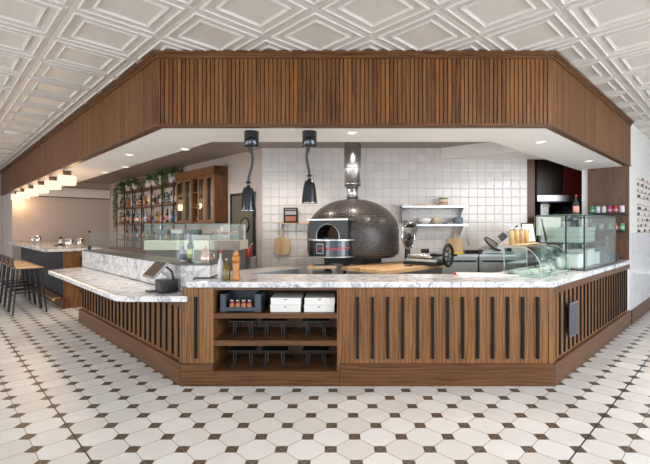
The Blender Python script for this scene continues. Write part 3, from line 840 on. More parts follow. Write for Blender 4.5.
def pizza_stand(X, z, label):
    o = thing('pizza_stand', label, 'stand', (X, YF+.24, z), 0, 'black wire pizza stands on the lower shelves')
    m = B(-.122, .122, -.16, .12, .148, .158); m.build('tray', M['black'], o, bevel=.002)
    for sx in (-1, 1):
        for sy in (-1, 1):
            t = MB().tube([(sx*.085, sy*.10, .148), (sx*.088, sy*.10, .03), (sx*.098, sy*.115, .012), (sx*.13, sy*.15, .007), (sx*.115, sy*.17, .007), (sx*.075, sy*.12, .02), (sx*.065, sy*.10, .05), (sx*.063, sy*.09, .148)], .0055, 6)
            t.build('leg', M['black'], o)
    return o
for z, nm in ((.4075, 'middle'), (.1335, 'bottom')):
    for X, wh in ((-.905, 'left'), (-.605, 'centre'), (-.22, 'right')):
        pizza_stand(X, z, '%s black wire pizza stand on the %s shelf' % (wh, nm))

# ================================================================== ON THE COUNTER, left part
def deco_bottle(loc, h, r, body, fill, cap, label, name='oil_bottle', lab=None):
    o = thing(name, label, 'bottle', loc)
    MB().lathe([(r*.95, 0), (r, .01), (r, h*.58), (r*.34, h*.74), (r*.30, h*.93)], n=18).build('body', body, o)
    if lab: MB().lathe([(r*1.02, h*.15), (r*1.02, h*.46)], n=18).build('label', lab, o)
    MB().lathe([(r*.36, h*.90), (r*.34, h), (0, h)], n=12).build('cap', cap, o)
    return o
ZM = .9405
deco_bottle((-1.045, 3.80, ZM), .20, .036, col((.15, .11, .015), .1), None, M['steel'], 'short bottle of golden olive oil beside the pepper mill', lab=None)
deco_bottle((-1.118, 3.86, ZM), .27, .026, col((.62, .60, .60), .1), None, M['red'], 'slim bottle with white label and red cap behind the olive oil', lab=M['white'])
o = thing('pepper_mill', 'turned orange wood pepper mill standing on the front marble counter', 'pepper mill', (-.975+.02, 3.79, ZM))
MB().lathe([(.036, 0), (.039, .01), (.038, .035), (.031, .05), (.028, .09), (.034, .15), (.030, .165)], n=24).build('body', M['mill'], o)
MB().lathe([(.024, .166), (.035, .175), (.038, .20), (.031, .222), (.022, .228), (.028, .245), (.022, .262), (0, .266)], n=24).build('head', M['mill'], o)
MB().ball((0, 0, .272), .008).build('finial', M['steel'], o)
# bottles and copper pot behind the sneeze guard
ZU = 1.0725
deco_bottle((-1.60, 4.20, ZU), .18, .036, col((.55, .50, .58), .12), None, M['white'], 'clear lilac tinted bottle behind the glass screen', lab=M['bluegrey'])
deco_bottle((-1.50, 4.135, ZU), .30, .032, col((.06, .06, .03), .1), None, M['black'], 'tall dark oil bottle with a yellow green label behind the glass screen', lab=col((.55, .58, .18), .5))
o = thing('copper_jug', 'rose copper jug with a lid behind the near glass pane', 'jug', (-1.345, 4.14, ZU))
MB().lathe([(.05, 0), (.06, .01), (.058, .06), (.035, .10), (.030, .13)], n=24).build('body', M['copper'], o)
MB().lathe([(.034, .13), (.026, .145), (.006, .152), (.008, .165), (0, .168)], n=20).build('lid', M['copper'], o)
MB().tube([(.055, 0, .03), (.085, 0, .05), (.08, 0, .09), (.038, 0, .105)], .006).build('handle', M['copper'], o)
# sneeze guard
g = thing('sneeze_guard', 'low clear glass screen standing on the marble upstand, left wing', 'glass screen', (0, 0, 0))
Lg = math.hypot(-4.0+1.42, 6.56-4.02)
pane('glass_panel', -Lg, 0, -.004, .004, ZU, 1.365, g, loc=(-1.44, 4.03, 0), rotz=math.atan2(-(6.56-4.03), 4.0-1.44))
pane('glass_panel', -1.435, -1.268, 4.0, 4.008, ZU, 1.352, g)
pane('glass_panel', -1.276, -1.268, 4.01, 4.24, ZU, 1.352, g)
B(-.02, .02, -.02, .02, ZU, ZU+.06).build('clamp', M['black'], g, loc=(-3.98, 6.54, 0), rotz=RL)
B(-.02, .02, -.012, .012, 1.34, 1.375).build('clamp', M['black'], g, loc=(-3.985, 6.545, 0), rotz=RL)

# payment terminal
p = thing('payment_terminal', 'tilted touch screen payment terminal on a black base on the low marble ledge', 'till', LW(-.31, -.01, .811), RL)
m = MB(); base = [(-.07, -.09), (.07, -.09), (.075, .06), (.06, .085), (-.06, .085), (-.075, .06)]
m.prism(base, 0, .012); m.prism([(x*.96, y*.96+.002) for x, y in base], .012, .125); m.build('base', M['blackplastic'], p, bevel=.006)
B(-.17, -.085, -.14, -.06, 0, .014).build('card_reader', M['blackplastic'], p, bevel=.004)
MB().tube([(.02, .03, .12), (.0, .0, .17), (-.01, -.06, .215)], .014, 10).build('stand_arm', M['steeldull'], p)
MB().tube([(.04, .05, .12), (.04, .03, .20), (.03, -.02, .245)], .010, 10).build('stand_arm', M['black'], p)
T = Matrix.Translation((-.03, -.10, .225)) @ Matrix.Rotation(math.radians(45), 4, 'X')
s = B(-.135, .135, -.10, .10, -.022, .004, M=T).build('screen_shell', M['screenframe'], p, bevel=.006)
B(-.118, .118, -.084, .084, .0045, .0065, M=T).build('screen', M['screen'], s)
c = MB().tube([(-1.50, 3.90, .822), (-1.44, 3.87, .83), (-1.40, 3.83, .86), (-1.375, 3.80, .93), (-1.34, 3.80, .949), (-1.27, 3.87, .946), (-1.18, 3.92, .9455), (-1.12, 3.97, .9455)], .0045, 8)
tag(c.build('power_cord', M['black']), 'thin black cord running from the terminal up onto the front marble', 'cord')

# ================================================================== HEAT LAMPS
def heat_lamp(X, Y, zt, zb, sway, label):
    o = thing('heat_lamp', label, 'lamp', (X, Y, 2.3293), 0, 'pendant heat lamps over the pass')
    MB().lathe([(0, -.145), (.060, -.145), (.068, -.135), (.068, -.001), (0, -.001)], n=28).build('canopy', M['darkchrome'], o)
    MB().cyl((-.01, -.02, -.20), (-.01, -.02, -.12), .012, .022).build('cord_grip', M['black'], o)
    top = zt-2.3293
    cord = []
    for i in range(12):
        f = i/11; cord.append((-.01+sway*math.sin(f*PI*1.5)*.022+f*sway*.004, -.01, -.14+(top+.03+.14)*f))
    cx = cord[-1][0]
    MB().tube(cord, .0125, 10).build('cord', M['greycord'], o)
    MB().lathe([(.016, top-.012), (.016, top+.055), (.010, top+.06)], (cx, -.01, 0), n=16).build('socket', M['darkchrome'], o)
    MB().tube([(cx-.03, -.01, top+.045), (cx+.03, -.01, top+.045)], .004).build('switch', M['black'], o)
    h = zt-zb
    MB().lathe([(.030, top), (.041, top-.006), (.050, top-.03), (.058, top-.07), (.066, top-.13), (.073, top-h+.01), (.074, top-h), (.068, top-h+.001), (.057, top-.10), (.03, top-.03)], (cx, -.01, 0), n=28).build('lamp_shade', M['darkchrome'], o)
    MB().torus((cx, -.01, top-h+.006), .070, .004).build('rim', M['chrome'], o)
    MB().ball((cx, -.01, top-h+.06), .035).build('bulb', M['white'], o)
heat_lamp(-.829, 3.87, 1.803, 1.578, 1, 'left black chrome heat lamp hanging lower on a wavy grey cord')
heat_lamp(-.283, 3.87, 1.868, 1.652, -.6, 'right black chrome heat lamp hanging higher, nearer the oven')

# ================================================================== OVEN
OX, OY = .19, 5.80
TH = math.radians(-32)
ov = thing('pizza_oven', 'large domed pizza oven covered in small black mosaic tile with a steel mouth', 'oven', (OX, OY, 0), TH)
pr = [(.60, 1.045), (.635, 1.055), (.645, 1.10), (.645, 1.36)]
for k in range(1, 13):
    a = k/12*PI/2; pr.append((.645*math.cos(a)**.95 if k < 12 else 0, 1.36+.465*math.sin(a)))
dome = MB().lathe(pr, n=64).build('dome', M['oven'], ov)
cut = B(-.19, .19, -.9, -.30, 1.272, 1.508).build('cut', M['litsoot'], ov)
bo = dome.modifiers.new('b', 'BOOLEAN'); bo.object = cut; bo.operation = 'DIFFERENCE'; bo.solver = 'EXACT'
bpy.context.view_layer.update()
me = D.meshes.new_from_object(dome.evaluated_get(bpy.context.evaluated_depsgraph_get()))
dome.modifiers.clear(); dome.data = me; D.objects.remove(cut)
MB().lathe([(0, 1.02), (.59, 1.02), (.59, 1.045), (0, 1.045)], n=40).build('base_ring', M['black'], ov)
# steel mouth: plate with an arch cut through it
m = MB(); W, zb, zt = .30, 1.275, 1.515
arc = [(-.175, zb)]+[(-.175*math.cos(PI*k/16), zb+.03+.165*math.sin(PI*k/16)) for k in range(17)]+[(.175, zb)]
outr = []
for x, z in arc:
    a = math.atan2(z-zb-.03, x)
    outr.append((W if x > 0 else -W, zb) if z <= zb+1e-4 else None)
outr = [(-W, zb)]
for k in range(17):
    a = PI-PI*k/16
    cx_, sz_ = math.cos(a), math.sin(a)
    t_ = min(W/abs(cx_) if abs(cx_) > 1e-6 else 9, (zt-zb-.03)/sz_ if sz_ > 1e-6 else 9)
    outr.append((t_*cx_, zb+.03+t_*sz_))
outr.append((W, zb))
n = len(arc); y0, y1 = -.64, -.40
vs = [(x, y0, z) for x, z in arc]+[(x, y0, z) for x, z in outr]+[(x, y1, z) for x, z in arc]+[(x, y1, z) for x, z in outr]
fs = []
for i in range(n-1): fs += [(i, n+i, n+i+1, i+1)[::-1], (i, i+1, 2*n+i+1, 2*n+i)[::-1], (n+i, 3*n+i, 3*n+i+1, n+i+1)[::-1]]
m.add(vs, fs)
m.box(-W, -.18, y0+.002, y1, zb-.005, zb); m.box(-W, W, -.60, -.42, zt-.003, zt)
mo = m.build('oven_mouth', M['mouthsteel'], ov)
MB().tube([(x, y0-.004, z) for x, z in arc], .007, 8).build('arch_rim', M['steeldull'], mo)
B(-W-.01, W+.01, -.66, -.45, zt, zt+.022).build('hood_edge', M['steel'], mo, bevel=.003)
MB().lathe([(.0, 0), (.172, 0), (.172, .02), (.0, .02)], n=4) 
ch = B(-.172, .172, -.36, -.345, 1.277, 1.50); ch.box(-.186, -.178, -.60, -.36, 1.277, 1.50); ch.box(.178, .186, -.60, -.36, 1.277, 1.50); ch.build('oven_chamber', M['litsoot'], mo)
B(-.16, .16, -.56, -.42, 1.2785, 1.297).build('ember_rack', M['black'], mo)
# drum with lip under the mouth
DC = (0, -.53)
def arcpts(R, a0, a1, n=28): return [(DC[0]+R*math.sin(a0+(a1-a0)*k/n), DC[1]-R*math.cos(a0+(a1-a0)*k/n)) for k in range(n+1)]
half = math.radians(125)
pl = arcpts(.315, -half, half)
m = MB(); N_ = len(pl)
MB().prism(pl, 1.055, 1.262).build('front_drum', M['ovensteel'], ov)
MB().prism(arcpts(.345, -half, half), 1.262, 1.278).build('landing_shelf', M['steel'], ov, bevel=.002)
MB().prism(arcpts(.325, -half, half), 1.052, 1.064).build('drum_edge', M['steeldull'], ov)
def curved(a, hw, z0, z1, R, name, mat, parent):
    q = arcpts(R, math.radians(a)-hw/R, math.radians(a)+hw/R, 8); q2 = arcpts(R-.02, math.radians(a)+hw/R, math.radians(a)-hw/R, 8)
    return MB().prism(q+q2, z0, z1).build(name, mat, parent)
cp = curved(3, .085, 1.07, 1.25, .3175, 'control_panel', M['black'], ov)
curved(3, .052, 1.10, 1.225, .320, 'control_bezel', M['steeldull'], cp)
curved(3, .042, 1.11, 1.215, .3215, 'control_face', M['blackplastic'], cp)
def curved_text(body, size, a, z, R, mat, parent, name):
    o = text(name, body, size, mat, parent, Matrix.Identity(4), .0006)
    for v in o.data.vertices:
        t = math.radians(a)+v.co.x/R; rr = R+.001+v.co.z
        v.co = (DC[0]+rr*math.sin(t), DC[1]-rr*math.cos(t), z+v.co.y+v.co.x*.05)
    return o
REDL = plain('red_script_paint', (.75, .05, .05), .5)
curved_text('Marra Forni', .066, 47, 1.165, .316, REDL, ov, 'maker_lettering')
curved_text('650', .045, 2, 1.165, .322, REDL, cp, 'display_digits')
stf = B(-.30, .30, -.28, .30, .93, 1.02); stf.build('stand_top', M['black'], ov)
for sx in (-1, 1):
    for sy in (-1, 1): B(sx*.26-.035, sx*.26+.035, sy*.25-.035, sy*.25+.035, 0, .93).build('leg', M['black'], ov)
fl = MB().lathe([(.075, 1.80), (.078, 1.975), (.078, 1.98)], (0, 0, 0), 28)
f_ = thing('flue_pipe', 'polished stainless flue pipe rising from the oven dome to the ceiling', 'flue', (.185, 5.80, 0))
MB().lathe([(.080, 1.815), (.080, 2.0)], n=28).build('lower_pipe', M['steel'], f_)
MB().lathe([(.085, 1.99), (.118, 2.0), (.118, 2.68)], n=32).build('upper_pipe', M['steel'], f_)
for z in (2.03, 2.26, 2.62): MB().torus((0, 0, z), .119, .006).build('seam_band', M['steel'], f_)
MB().torus((0, 0, 1.86), .084, .006).build('seam_band', M['steel'], f_)

# butcher block table (turned 45 degrees) and the plain prep table left of it
t = thing('butcher_block_table', 'thick butcher block worktable carrying the flywheel meat slicer', 'table', (.52, 4.51, 0), PI/4)
B(0, 1.25, 0, .70, .905, .95).build('tabletop', M['butcher'], t, bevel=.003)
B(.04, 1.21, .04, .66, .85, .905).build('apron', M['steeldull'], t)
for x in (.06, 1.19):
    for y in (.06, .64): B(x-.02, x+.02, y-.02, y+.02, 0, .85).build('leg', M['steel'], t)
t = thing('prep_table', 'narrow wooden topped steel table under the oven mouth', 'table', (-.14, 4.92, 0), 0)
B(-.24, .10, 0, .32, .93, .952).build('tabletop', M['butcher'], t, bevel=.002)
for x in (-.21, .07):
    for y in (.03, .29): B(x-.014, x+.014, y-.014, y+.014, 0, .93).build('leg', M['steel'], t)
B(-.22, .08, .01, .31, .86, .87).build('lower_shelf', M['steel'], t)
tag(B(-.13, .13, -.11, .11, 0, .008).build('sheet_pan', M['steel'], None, .002, (-.20, 5.08, .953), .25), 'flat steel sheet pan lying on the table below the oven mouth', 'pan')

# flywheel slicer
s = thing('flywheel_slicer', 'vintage black and chrome flywheel meat slicer on the butcher block', 'meat slicer', (1.12, 5.25, .9505), math.radians(-38))
B(-.27, .20, -.14, .14, .0, .035).build('foot', M['black'], s, bevel=.006)
B(-.25, .18, -.11, .11, .035, .085).build('base', M['steeldull'], s, bevel=.01)
B(-.20, .14, -.16, .12, .10, .118).build('carriage', M['chrome'], s, bevel=.004)
B(-.12, .10, -.13, .05, .125, .15).build('carriage_plate', M['steel'], s, bevel=.004)
MB().tube([(-.18, -.17, .13), (.12, -.17, .13)], .008).build('carriage_rod', M['chrome'], s)
MB().tube([(-.30, .03, .05), (-.30, .04, .28), (-.31, .03, .42), (-.29, 0, .50)], [.04, .035, .032, .02], 10).build('column', M['black'], s)
MB().cyl((-.275, 0, .355), (-.262, 0, .355), .150, .156, n=36).build('blade', M['chrome'], s)
MB().torus((-.268, 0, .355), .165, .013, axis=(1, 0, 0), n=40).build('blade_guard', M['chrome'], s)
MB().cyl((-.262, 0, .355), (-.240, 0, .355), .045, .035, n=24).build('blade_hub', M['black'], s)
MB().cyl((-.34, .03, .50), (-.20, .03, .50), .028, .028).build('sharpener', M['black'], s)
MB().ball((-.24, .0, .535), .022).build('sharpener_knob', M['chrome'], s)
MB().tube([(-.1, 0, .13), (.0, 0, .13), (.27, 0, .13)], .014).build('axle', M['black'], s)
MB().box(-.06, .02, -.06, .02, .15, .20).build('meat_clamp', M['black'], s, bevel=.006)
w_ = MB().torus((.285, 0, .13), .132, .019, axis=(1, 0, 0), n=44, m=10)
wh = w_.build('flywheel', M['black'], s)
for k in range(6):
    a = k*PI/3; MB().tube([(.285, .03*math.cos(a), .13+.03*math.sin(a)), (.285, .13*math.cos(a+.25), .13+.13*math.sin(a+.25))], .007).build('spoke', M['black'], wh)
MB().cyl((.265, 0, .13), (.305, 0, .13), .035).build('hub', M['steeldull'], wh)
MB().cyl((.30, .09, .13), (.36, .09, .13), .010, .014).build('crank_handle', M['black'], wh)
tag(B(-.05, .05, -.015, .015, 0, .012).build('knife_sharpener', M['black'], None, .003, (.85, 5.05, .951), .3), 'small black tool lying on the butcher block before the slicer', 'tool')

# ================================================================== TILE WALL things
def wshelf(x0, x1, z, label):
    o = thing('wall_shelf', label, 'shelf', (0, 0, 0))
    m = B(x0, x1, 6.20, 6.497, z-.004, z); m.box(x0, x1, 6.20, 6.206, z-.035, z-.004)
    m.build('shelf', M['steel'], o, bevel=.001)
    for x in (x0+.04, x1-.05):
        MB().add([(x, 6.22, z-.005), (x, 6.497, z-.005), (x, 6.497, z-.20), (x+.006, 6.22, z-.005), (x+.006, 6.497, z-.005), (x+.006, 6.497, z-.20)], [(0, 2, 1), (3, 4, 5), (0, 1, 4, 3), (1, 2, 5, 4), (2, 0, 3, 5)]).build('bracket', M['steel'], o)
    return o
wshelf(.95, 1.94, 1.757, 'upper stainless wall shelf on the white tile')
wshelf(1.16, 1.94, 1.478, 'lower stainless wall shelf holding bowls')
o = thing('tomato_tin', 'large round tin with green and red label on the upper steel shelf', 'tin', (1.60, 6.33, 1.758))
MB().lathe([(.068, 0), (.068, .125), (.064, .128), (0, .124)], n=28).build('body', col((.62, .58, .42), .4), o)
MB().lathe([(.0690, .10), (.0690, .120)], n=28).build('green_band', col((.10, .26, .07), .4), o)
MB().lathe([(.0688, .03), (.0688, .06)], n=28).build('red_band', col((.50, .20, .10), .4), o)
tag(B(-.17, .17, -.09, .09, 0, .016).build('bread_peel', M['board'], None, .004, (1.30, 6.34, 1.758)), 'flat wooden board lying on the upper steel shelf', 'board')
tag(B(-.10, .10, -.08, .08, 0, .02).build('white_tray', M['whiteplastic'], None, .004, (1.07, 6.36, 1.758)), 'white tray at the left end of the upper steel shelf', 'tray')
def bowl(name, c, r, h, mat, label, grp=None, n=3):
    o = thing(name, label, 'bowl', c)
    MB().lathe([(r*.5, 0), (r*.85, h*.4), (r, h), (r*.96, h), (r*.8, h*.45), (r*.4, h*.12), (0, h*.12)], n=28).build('bowl', mat, o)
    MB().torus((0, 0, h), r*.98, .004).build('rim', mat, o)
bowl('mixing_bowl', (1.315, 6.34, 1.479), .105, .085, M['white'], 'wide white bowl on the lower steel shelf')
bowl('mixing_bowl', (1.50, 6.34, 1.479), .07, .09, col((.60, .52, .36), .4), 'cream coloured bowl on the lower steel shelf')
tag(B(-.006, .10, -.10, .1, 0, .02).build('dark_tray', M['bluegrey'], None, .003, (1.64, 6.34, 1.479)), 'dark flat tray left of the blue grey tub', 'tray')
o = thing('blue_grey_tub', 'blue grey rounded tub at the right end of the lower steel shelf', 'tub', (1.83, 6.34, 1.479))
MB().lathe([(.065, 0), (.075, .02), (.078, .08), (.06, .105), (0, .11)], n=24).build('body', M['bluegrey'], o)
MB().tube([(-.04, -.07, .085), (0, -.09, .10), (.04, -.07, .085)], .006).build('handle', M['bluegrey'], o)
o = thing('paper_towel_holder', 'grey wall mounted paper dispenser left of the steel shelves', 'dispenser', (1.02, 6.40, 1.50))
B(-.055, .055, -.05, .095, 0, .23).build('housing', col((.38, .35, .38), .4), o, bevel=.006)
B(-.035, .035, -.053, -.05, .01, .03).build('slot', M['black'], o)
# hooks and utensils hanging at the right end of the lower shelf
o = thing('hanging_whisk', 'wire utensil hanging under the right end of the lower steel shelf', 'utensil', (1.97, 6.36, 1.14))
MB().tube([(0, 0, .33), (-.01, 0, .20), (.04, 0, .0)], .006).build('handle', M['steeldull'], o)
for k in range(4): MB().tube([(-.01, 0, .20), (-.05+k*.03, .02*(-1)**k, .10), (.04, 0, .0)], .003).build('wire', M['steel'], o)
# small shelf, menu box and peel
o = thing('small_wall_shelf', 'narrow wood ledge on the tile wall left of the oven', 'shelf', (0, 0, 0))
B(-.97, -.46, 6.38, 6.497, 1.478, 1.494).build('shelf', M['butcher'], o, bevel=.002)
for x in (-.92, -.52): B(x, x+.015, 6.42, 6.497, 1.43, 1.478).build('bracket', M['steeldull'], o)
o = thing('cookbook', 'black cover book with a food picture standing on the narrow ledge', 'book', (-.765, 6.43, 1.4945), .12)
B(-.11, .11, -.012, .02, 0, .24).build('cover', M['black'], o, bevel=.002)
B(-.08, .08, -.0135, -.012, .03, .105).build('picture', M['terracotta'], o)
B(-.085, .085, -.0135, -.012, .13, .185).build('title_panel', col((.45, .43, .42), .5), o)
B(-.085, .085, -.0135, -.012, .20, .222).build('title_band', col((.25, .22, .20), .5), o)
o = thing('pizza_peel', 'light wooden pizza peel hanging on the white tile wall', 'peel', (-.90, 6.46, .985), 0)
m = MB(); pts_ = [(-.118, .27-.0), (-.128, .10)]+[(.128*math.cos(a), .09+.09*math.sin(a)*1.0) for a in [PI+PI*k/12 for k in range(13)]]+[(.128, .10), (.118, .27), (.04, .285), (-.04, .285)]
T = Matrix.Rotation(PI/2, 4, 'X')
m.prism([(x, y) for x, y in pts_], -.006, .006, M=T); m.build('blade', M['board'], o, bevel=.002)
B(-.015, .015, -.008, .008, .275, .46).build('handle', M['board'], o, bevel=.004)
B(-.02, .02, -.010, .010, .455, .485).build('hanging_loop', col((.10, .18, .40), .5), o)
MB().tube([(0, -.012, .47), (0, .035, .475)], .004).build('hook', M['steel'], o)
B(-.02, .02, -.004, .0, 1.17, 1.235).add([], []).build('wall_socket', M['whiteplastic'], None, .002, (-1.02, 6.497, 0)); D.objects['wall_socket']['label'] = 'small white socket on the tile left of the hanging peel'; D.objects['wall_socket']['category'] = 'socket'

# stainless fridges along the wall
def fridge(x0, x1, label):
    o = thing('undercounter_fridge', label, 'fridge', (x0, 5.88, 0)); w_ = x1-x0
    B(0, w_, .02, .60, .08, 1.0).build('body', M['steeldull'], o)
    B(-.005, w_+.005, 0, .61, 1.0, 1.04).build('worktop', M['steel'], o, bevel=.003)
    d_ = B(.015, w_-.015, 0, .02, .12, .985).build('door', M['steeldull'], o, bevel=.003)
    B(.03, w_-.03, -.025, 0, .93, .955).build('handle', M['black'], d_, bevel=.004)
    for x in (.05, w_-.05):
        for y in (.06, .54): MB().cyl((x, y, 0), (x, y, .08), .02).build('foot', M['black'], o)
fridge(1.38, 1.985, 'stainless under counter fridge below the hanging wooden board')
fridge(2.01, 2.78, 'stainless under counter fridge below the grey slicer')
o = thing('cutting_board', 'wooden cutting board with a handle leaning against the tile wall', 'cutting board', (1.81, 6.40, 1.041))
T = Matrix.Rotation(math.radians(83), 4, 'X')
MB().prism([(-.115, 0), (.115, 0), (.115, .19), (.09, .215), (.03, .225), (.02, .25), (.02, .33), (-.02, .33), (-.02, .25), (-.03, .225), (-.09, .215), (-.115, .19)], -.009, .009, M=T).build('board', M['board'], o, bevel=.002)
MB().torus((0, .025, .305), .008, .002, axis=(0, 1, 0)).build('hanging_hole', M['wooddark'], o)
tag(B(-.08, .08, -.05, .05, 0, .02).build('yellow_cloth', col((.75, .55, .05), .8), None, .005, (1.72, 6.0, 1.041)), 'folded yellow cloth on the steel top below the cutting board', 'cloth')
# modern slicer
s = thing('electric_slicer', 'grey electric meat slicer with a tilted round blade on the right fridge', 'meat slicer', (2.32, 6.08, 1.041), 0)
T = Matrix.Rotation(PI/2, 4, 'X')
MB().prism([(-.26, 0), (.22, 0), (.20, .06), (.02, .12), (-.12, .10), (-.24, .04)], -.16, .14, M=T).build('body', M['steeldull'], s, bevel=.01)
Tb = Matrix.Translation((-.09, -.10, .14)) @ Matrix.Rotation(math.radians(-42), 4, 'Z') @ Matrix.Rotation(math.radians(42), 4, 'Y')
def tl(mb, T): 
    mb.v = [tuple(T @ Vector(v)) for v in mb.v]; return mb
tl(MB().lathe([(0, -.012), (.135, -.012), (.14, 0), (.13, .006), (0, .006)], n=36), Tb).build('blade_cover', M['steeldull'], s)
tl(MB().torus((0, 0, .002), .137, .012, n=36), Tb).build('blade_ring', M['black'], s)
Tc = Matrix.Translation((.09, -.02, .21)) @ Matrix.Rotation(math.radians(-43), 4, 'Y')
B(-.17, .17, -.11, .11, -.008, .008, M=Tc).build('food_carriage', M['steel'], s, bevel=.004)
B(-.05, .05, -.112, -.06, .01, .10, M=Tc).build('pusher', col((.09, .09, .10), .4), s, bevel=.01)
tl(MB().tube([(.10, -.11, .03), (.26, -.11, .03)], .012), Tc).build('handle', M['black'], s)
MB().cyl((.12, -.16, .06), (.12, -.19, .06), .03).build('dial', M['black'], s)
o = thing('black_pan_stack', 'dark pan and tool left of the grey slicer on the steel top', 'pan', (1.98, 6.18, 1.041))
MB().lathe([(.09, 0), (.11, .04), (.105, .04), (.085, .006), (0, .006)], n=24).build('pan', M['black'], o)
MB().tube([(.10, 0, .035), (.0, -.2, .05)][:1]+[(.08, -.06, .035), (.10, -.20, .05)], .008).build('handle', M['black'], o)

# ================================================================== REFRIGERATED PREP CASE, left
cs = thing('refrigerated_prep_case', 'glass topped refrigerated prep case with a cream front band, left of the peel', 'display case', (-2.555, 5.35, 0))
W = 1.26
B(.03, W-.03, .03, .46, .0, 1.12).build('body', col((.10, .085, .075), .4), cs)
B(0, W, 0, .48, 1.125, 1.255).build('front_band', M['creamband'], cs, bevel=.01)
B(W-.34, W+.002, -.003, .0, 1.13, 1.25).build('steel_reflection_insert', col((.22, .17, .145), .3), cs)  # brown colour paints in the wood reflected by the steel
pane('glass_front', .01, W-.03, .01, .016, 1.257, 1.465, cs)
pane('glass_top', .01, W-.03, .016, .46, 1.465, 1.471, cs)
pane('glass_side', .01, .016, .018, .46, 1.257, 1.463, cs)
pane('glass_side', W-.036, W-.03, .018, .46, 1.257, 1.463, cs)
B(.02, W-.04, .10, .44, 1.33, 1.338).build('inner_shelf', M['ovensteel'], cs)
for x in (.03, W-.05): B(x, x+.012, .43, .44, 1.257, 1.464).build('post', M['steel'], cs)
rn = random.Random(11)
for i, (dx, mt, nm) in enumerate(((.86, 'terracotta', 'left terracotta dish'), (1.0, 'terracotta', 'middle terracotta dish'), (1.12, 'terracotta', 'right terracotta dish'))):
    o = thing('terracotta_dish', nm+' inside the refrigerated prep case', 'dish', (-2.555+dx, 5.60, 1.3385), 0, 'terracotta dishes in the prep case')
    MB().lathe([(.035, 0), (.055, .03), (.052, .03), (.03, .008), (0, .008)]).build('dish', M[mt], o)
for i, (dx, c) in enumerate(((.15, (.12, .13, .14)), (.36, (.55, .52, .45)), (.58, (.10, .11, .12)))):
    o = thing('food_tub', ['dark food tub at the left', 'pale food tub in the middle', 'dark food tub right of the pale one'][i]+' inside the refrigerated prep case', 'tub', (-2.555+dx, 5.60, 1.3385))
    MB().box(-.08, .08, -.07, .07, 0, .05).build('tub', col(c, .4), o, bevel=.008)
    MB().box(-.085, .085, -.075, .075, .05, .058).build('lid', col(tuple(min(1, x*1.3) for x in c), .4), o)
deco_bottle((-2.555+.93, 5.66, 1.3385), .11, .02, col((.6, .58, .5), .2), None, M['white'], 'small squeeze bottle inside the prep case behind the terracotta dishes', 'squeeze_bottle')
# steel tables behind the front counter
t = thing('steel_worktable', 'low stainless worktable corner showing behind the front counter', 'table', (-.527, 5.48, 0), PI*.75)
B(0, .34, 0, 1.02, .865, .885).build('tabletop', col((.55, .54, .53), .15), t, bevel=.002)  # pale colour stands in for the bright reflection on the steel top
B(.01, .33, .01, 1.01, .80, .865).build('apron', col((.34, .42, .42), .35), t)
for x in (.04, .30):
    for y in (.05, .97): B(x-.016, x+.016, y-.016, y+.016, 0, .80).build('leg', M['steel'], t)
t = thing('side_counter', 'small stainless side counter under the red sauce tub', 'counter', (-1.95, 5.95, 0))
B(0, .68, 0, .34, .965, .99).build('top', M['steel'], t, bevel=.002)
B(.01, .67, .01, .33, .0, .965).build('body', M['steeldull'], t)
o = thing('sauce_tub', 'clear tub of red sauce with a pale spoon by the olive door', 'tub', (-1.37, 6.10, .991))
MB().lathe([(.068, 0), (.078, .13)], n=28).build('tub', M['sauce'], o)
MB().torus((0, 0, .13), .078, .005).build('rim', M['red'], o)
MB().tube([(-.02, 0, .06), (.05, -.02, .16), (.09, -.03, .20)], [.006, .008, .011]).build('spoon', M['board'], o)
o = thing('steel_pan', 'covered steel pan left of the red sauce tub', 'pan', (-1.60, 6.12, .991))
B(-.12, .12, -.10, .10, 0, .09).build('pan', M['steel'], o, bevel=.006)
B(-.125, .125, -.105, .105, .09, .10).build('lid', M['steeldull'], o)

# ================================================================== RIGHT WING display
cc = thing('curved_display_case', 'curved glass display case on the corner of the marble counter', 'display case', (*RW(.186, .166)[:2], .9405), RR)
L_ = .86
def cprof(R=.28, n=12):
    out_ = [(.0, .0)]
    for k in range(n+1):
        a = k/n*PI/2; out_.append((.17-.17*math.cos(a), .04+.24*math.sin(a)))
    out_.append((.36, .283)); return out_
P_ = cprof()
vs = []; fs = []
for x in (.01, L_-.01):
    vs += [(x, y, z) for y, z in P_]
n = len(P_); fs = [(i, i+1, n+i+1, n+i) for i in range(n-1)]
o = MB().add(vs, fs, True).build('curved_glass', M['tint'], cc); so = o.modifiers.new('thickness', 'SOLIDIFY'); so.thickness = .006
for x in (.0, L_-.006):
    Q = [(0, 0)]+P_[1:]+[(.36, 0)]
    m = MB(); nn = len(Q)
    m.add([(x, y, z) for y, z in Q]+[(x+.006, y, z) for y, z in Q], [tuple(range(nn)), tuple(range(nn, 2*nn))[::-1]]+[(i, (i+1) % nn, nn+(i+1) % nn, nn+i) for i in range(nn)])
    m.build('end_glass', M['tint'], cc)
    MB().tube([(x+.003, y, z+.001) for y, z in P_], .006, 6).build('edge_trim', M['steeldull'], cc)
B(.01, L_-.01, .01, .36, .002, .014).build('floor_tray', M['whiteplastic'], cc)
B(.02, L_-.02, .20, .35, .12, .128).build('inner_shelf', M['tint'], cc)
B(.30, .98, .35, .52, .291, .306).build('wood_top', M['butcher'], cc, bevel=.002)
for x in (.31, .96): B(x-.003, x+.003, .485, .495, 0, .291).build('leg', M['steeldull'], cc)
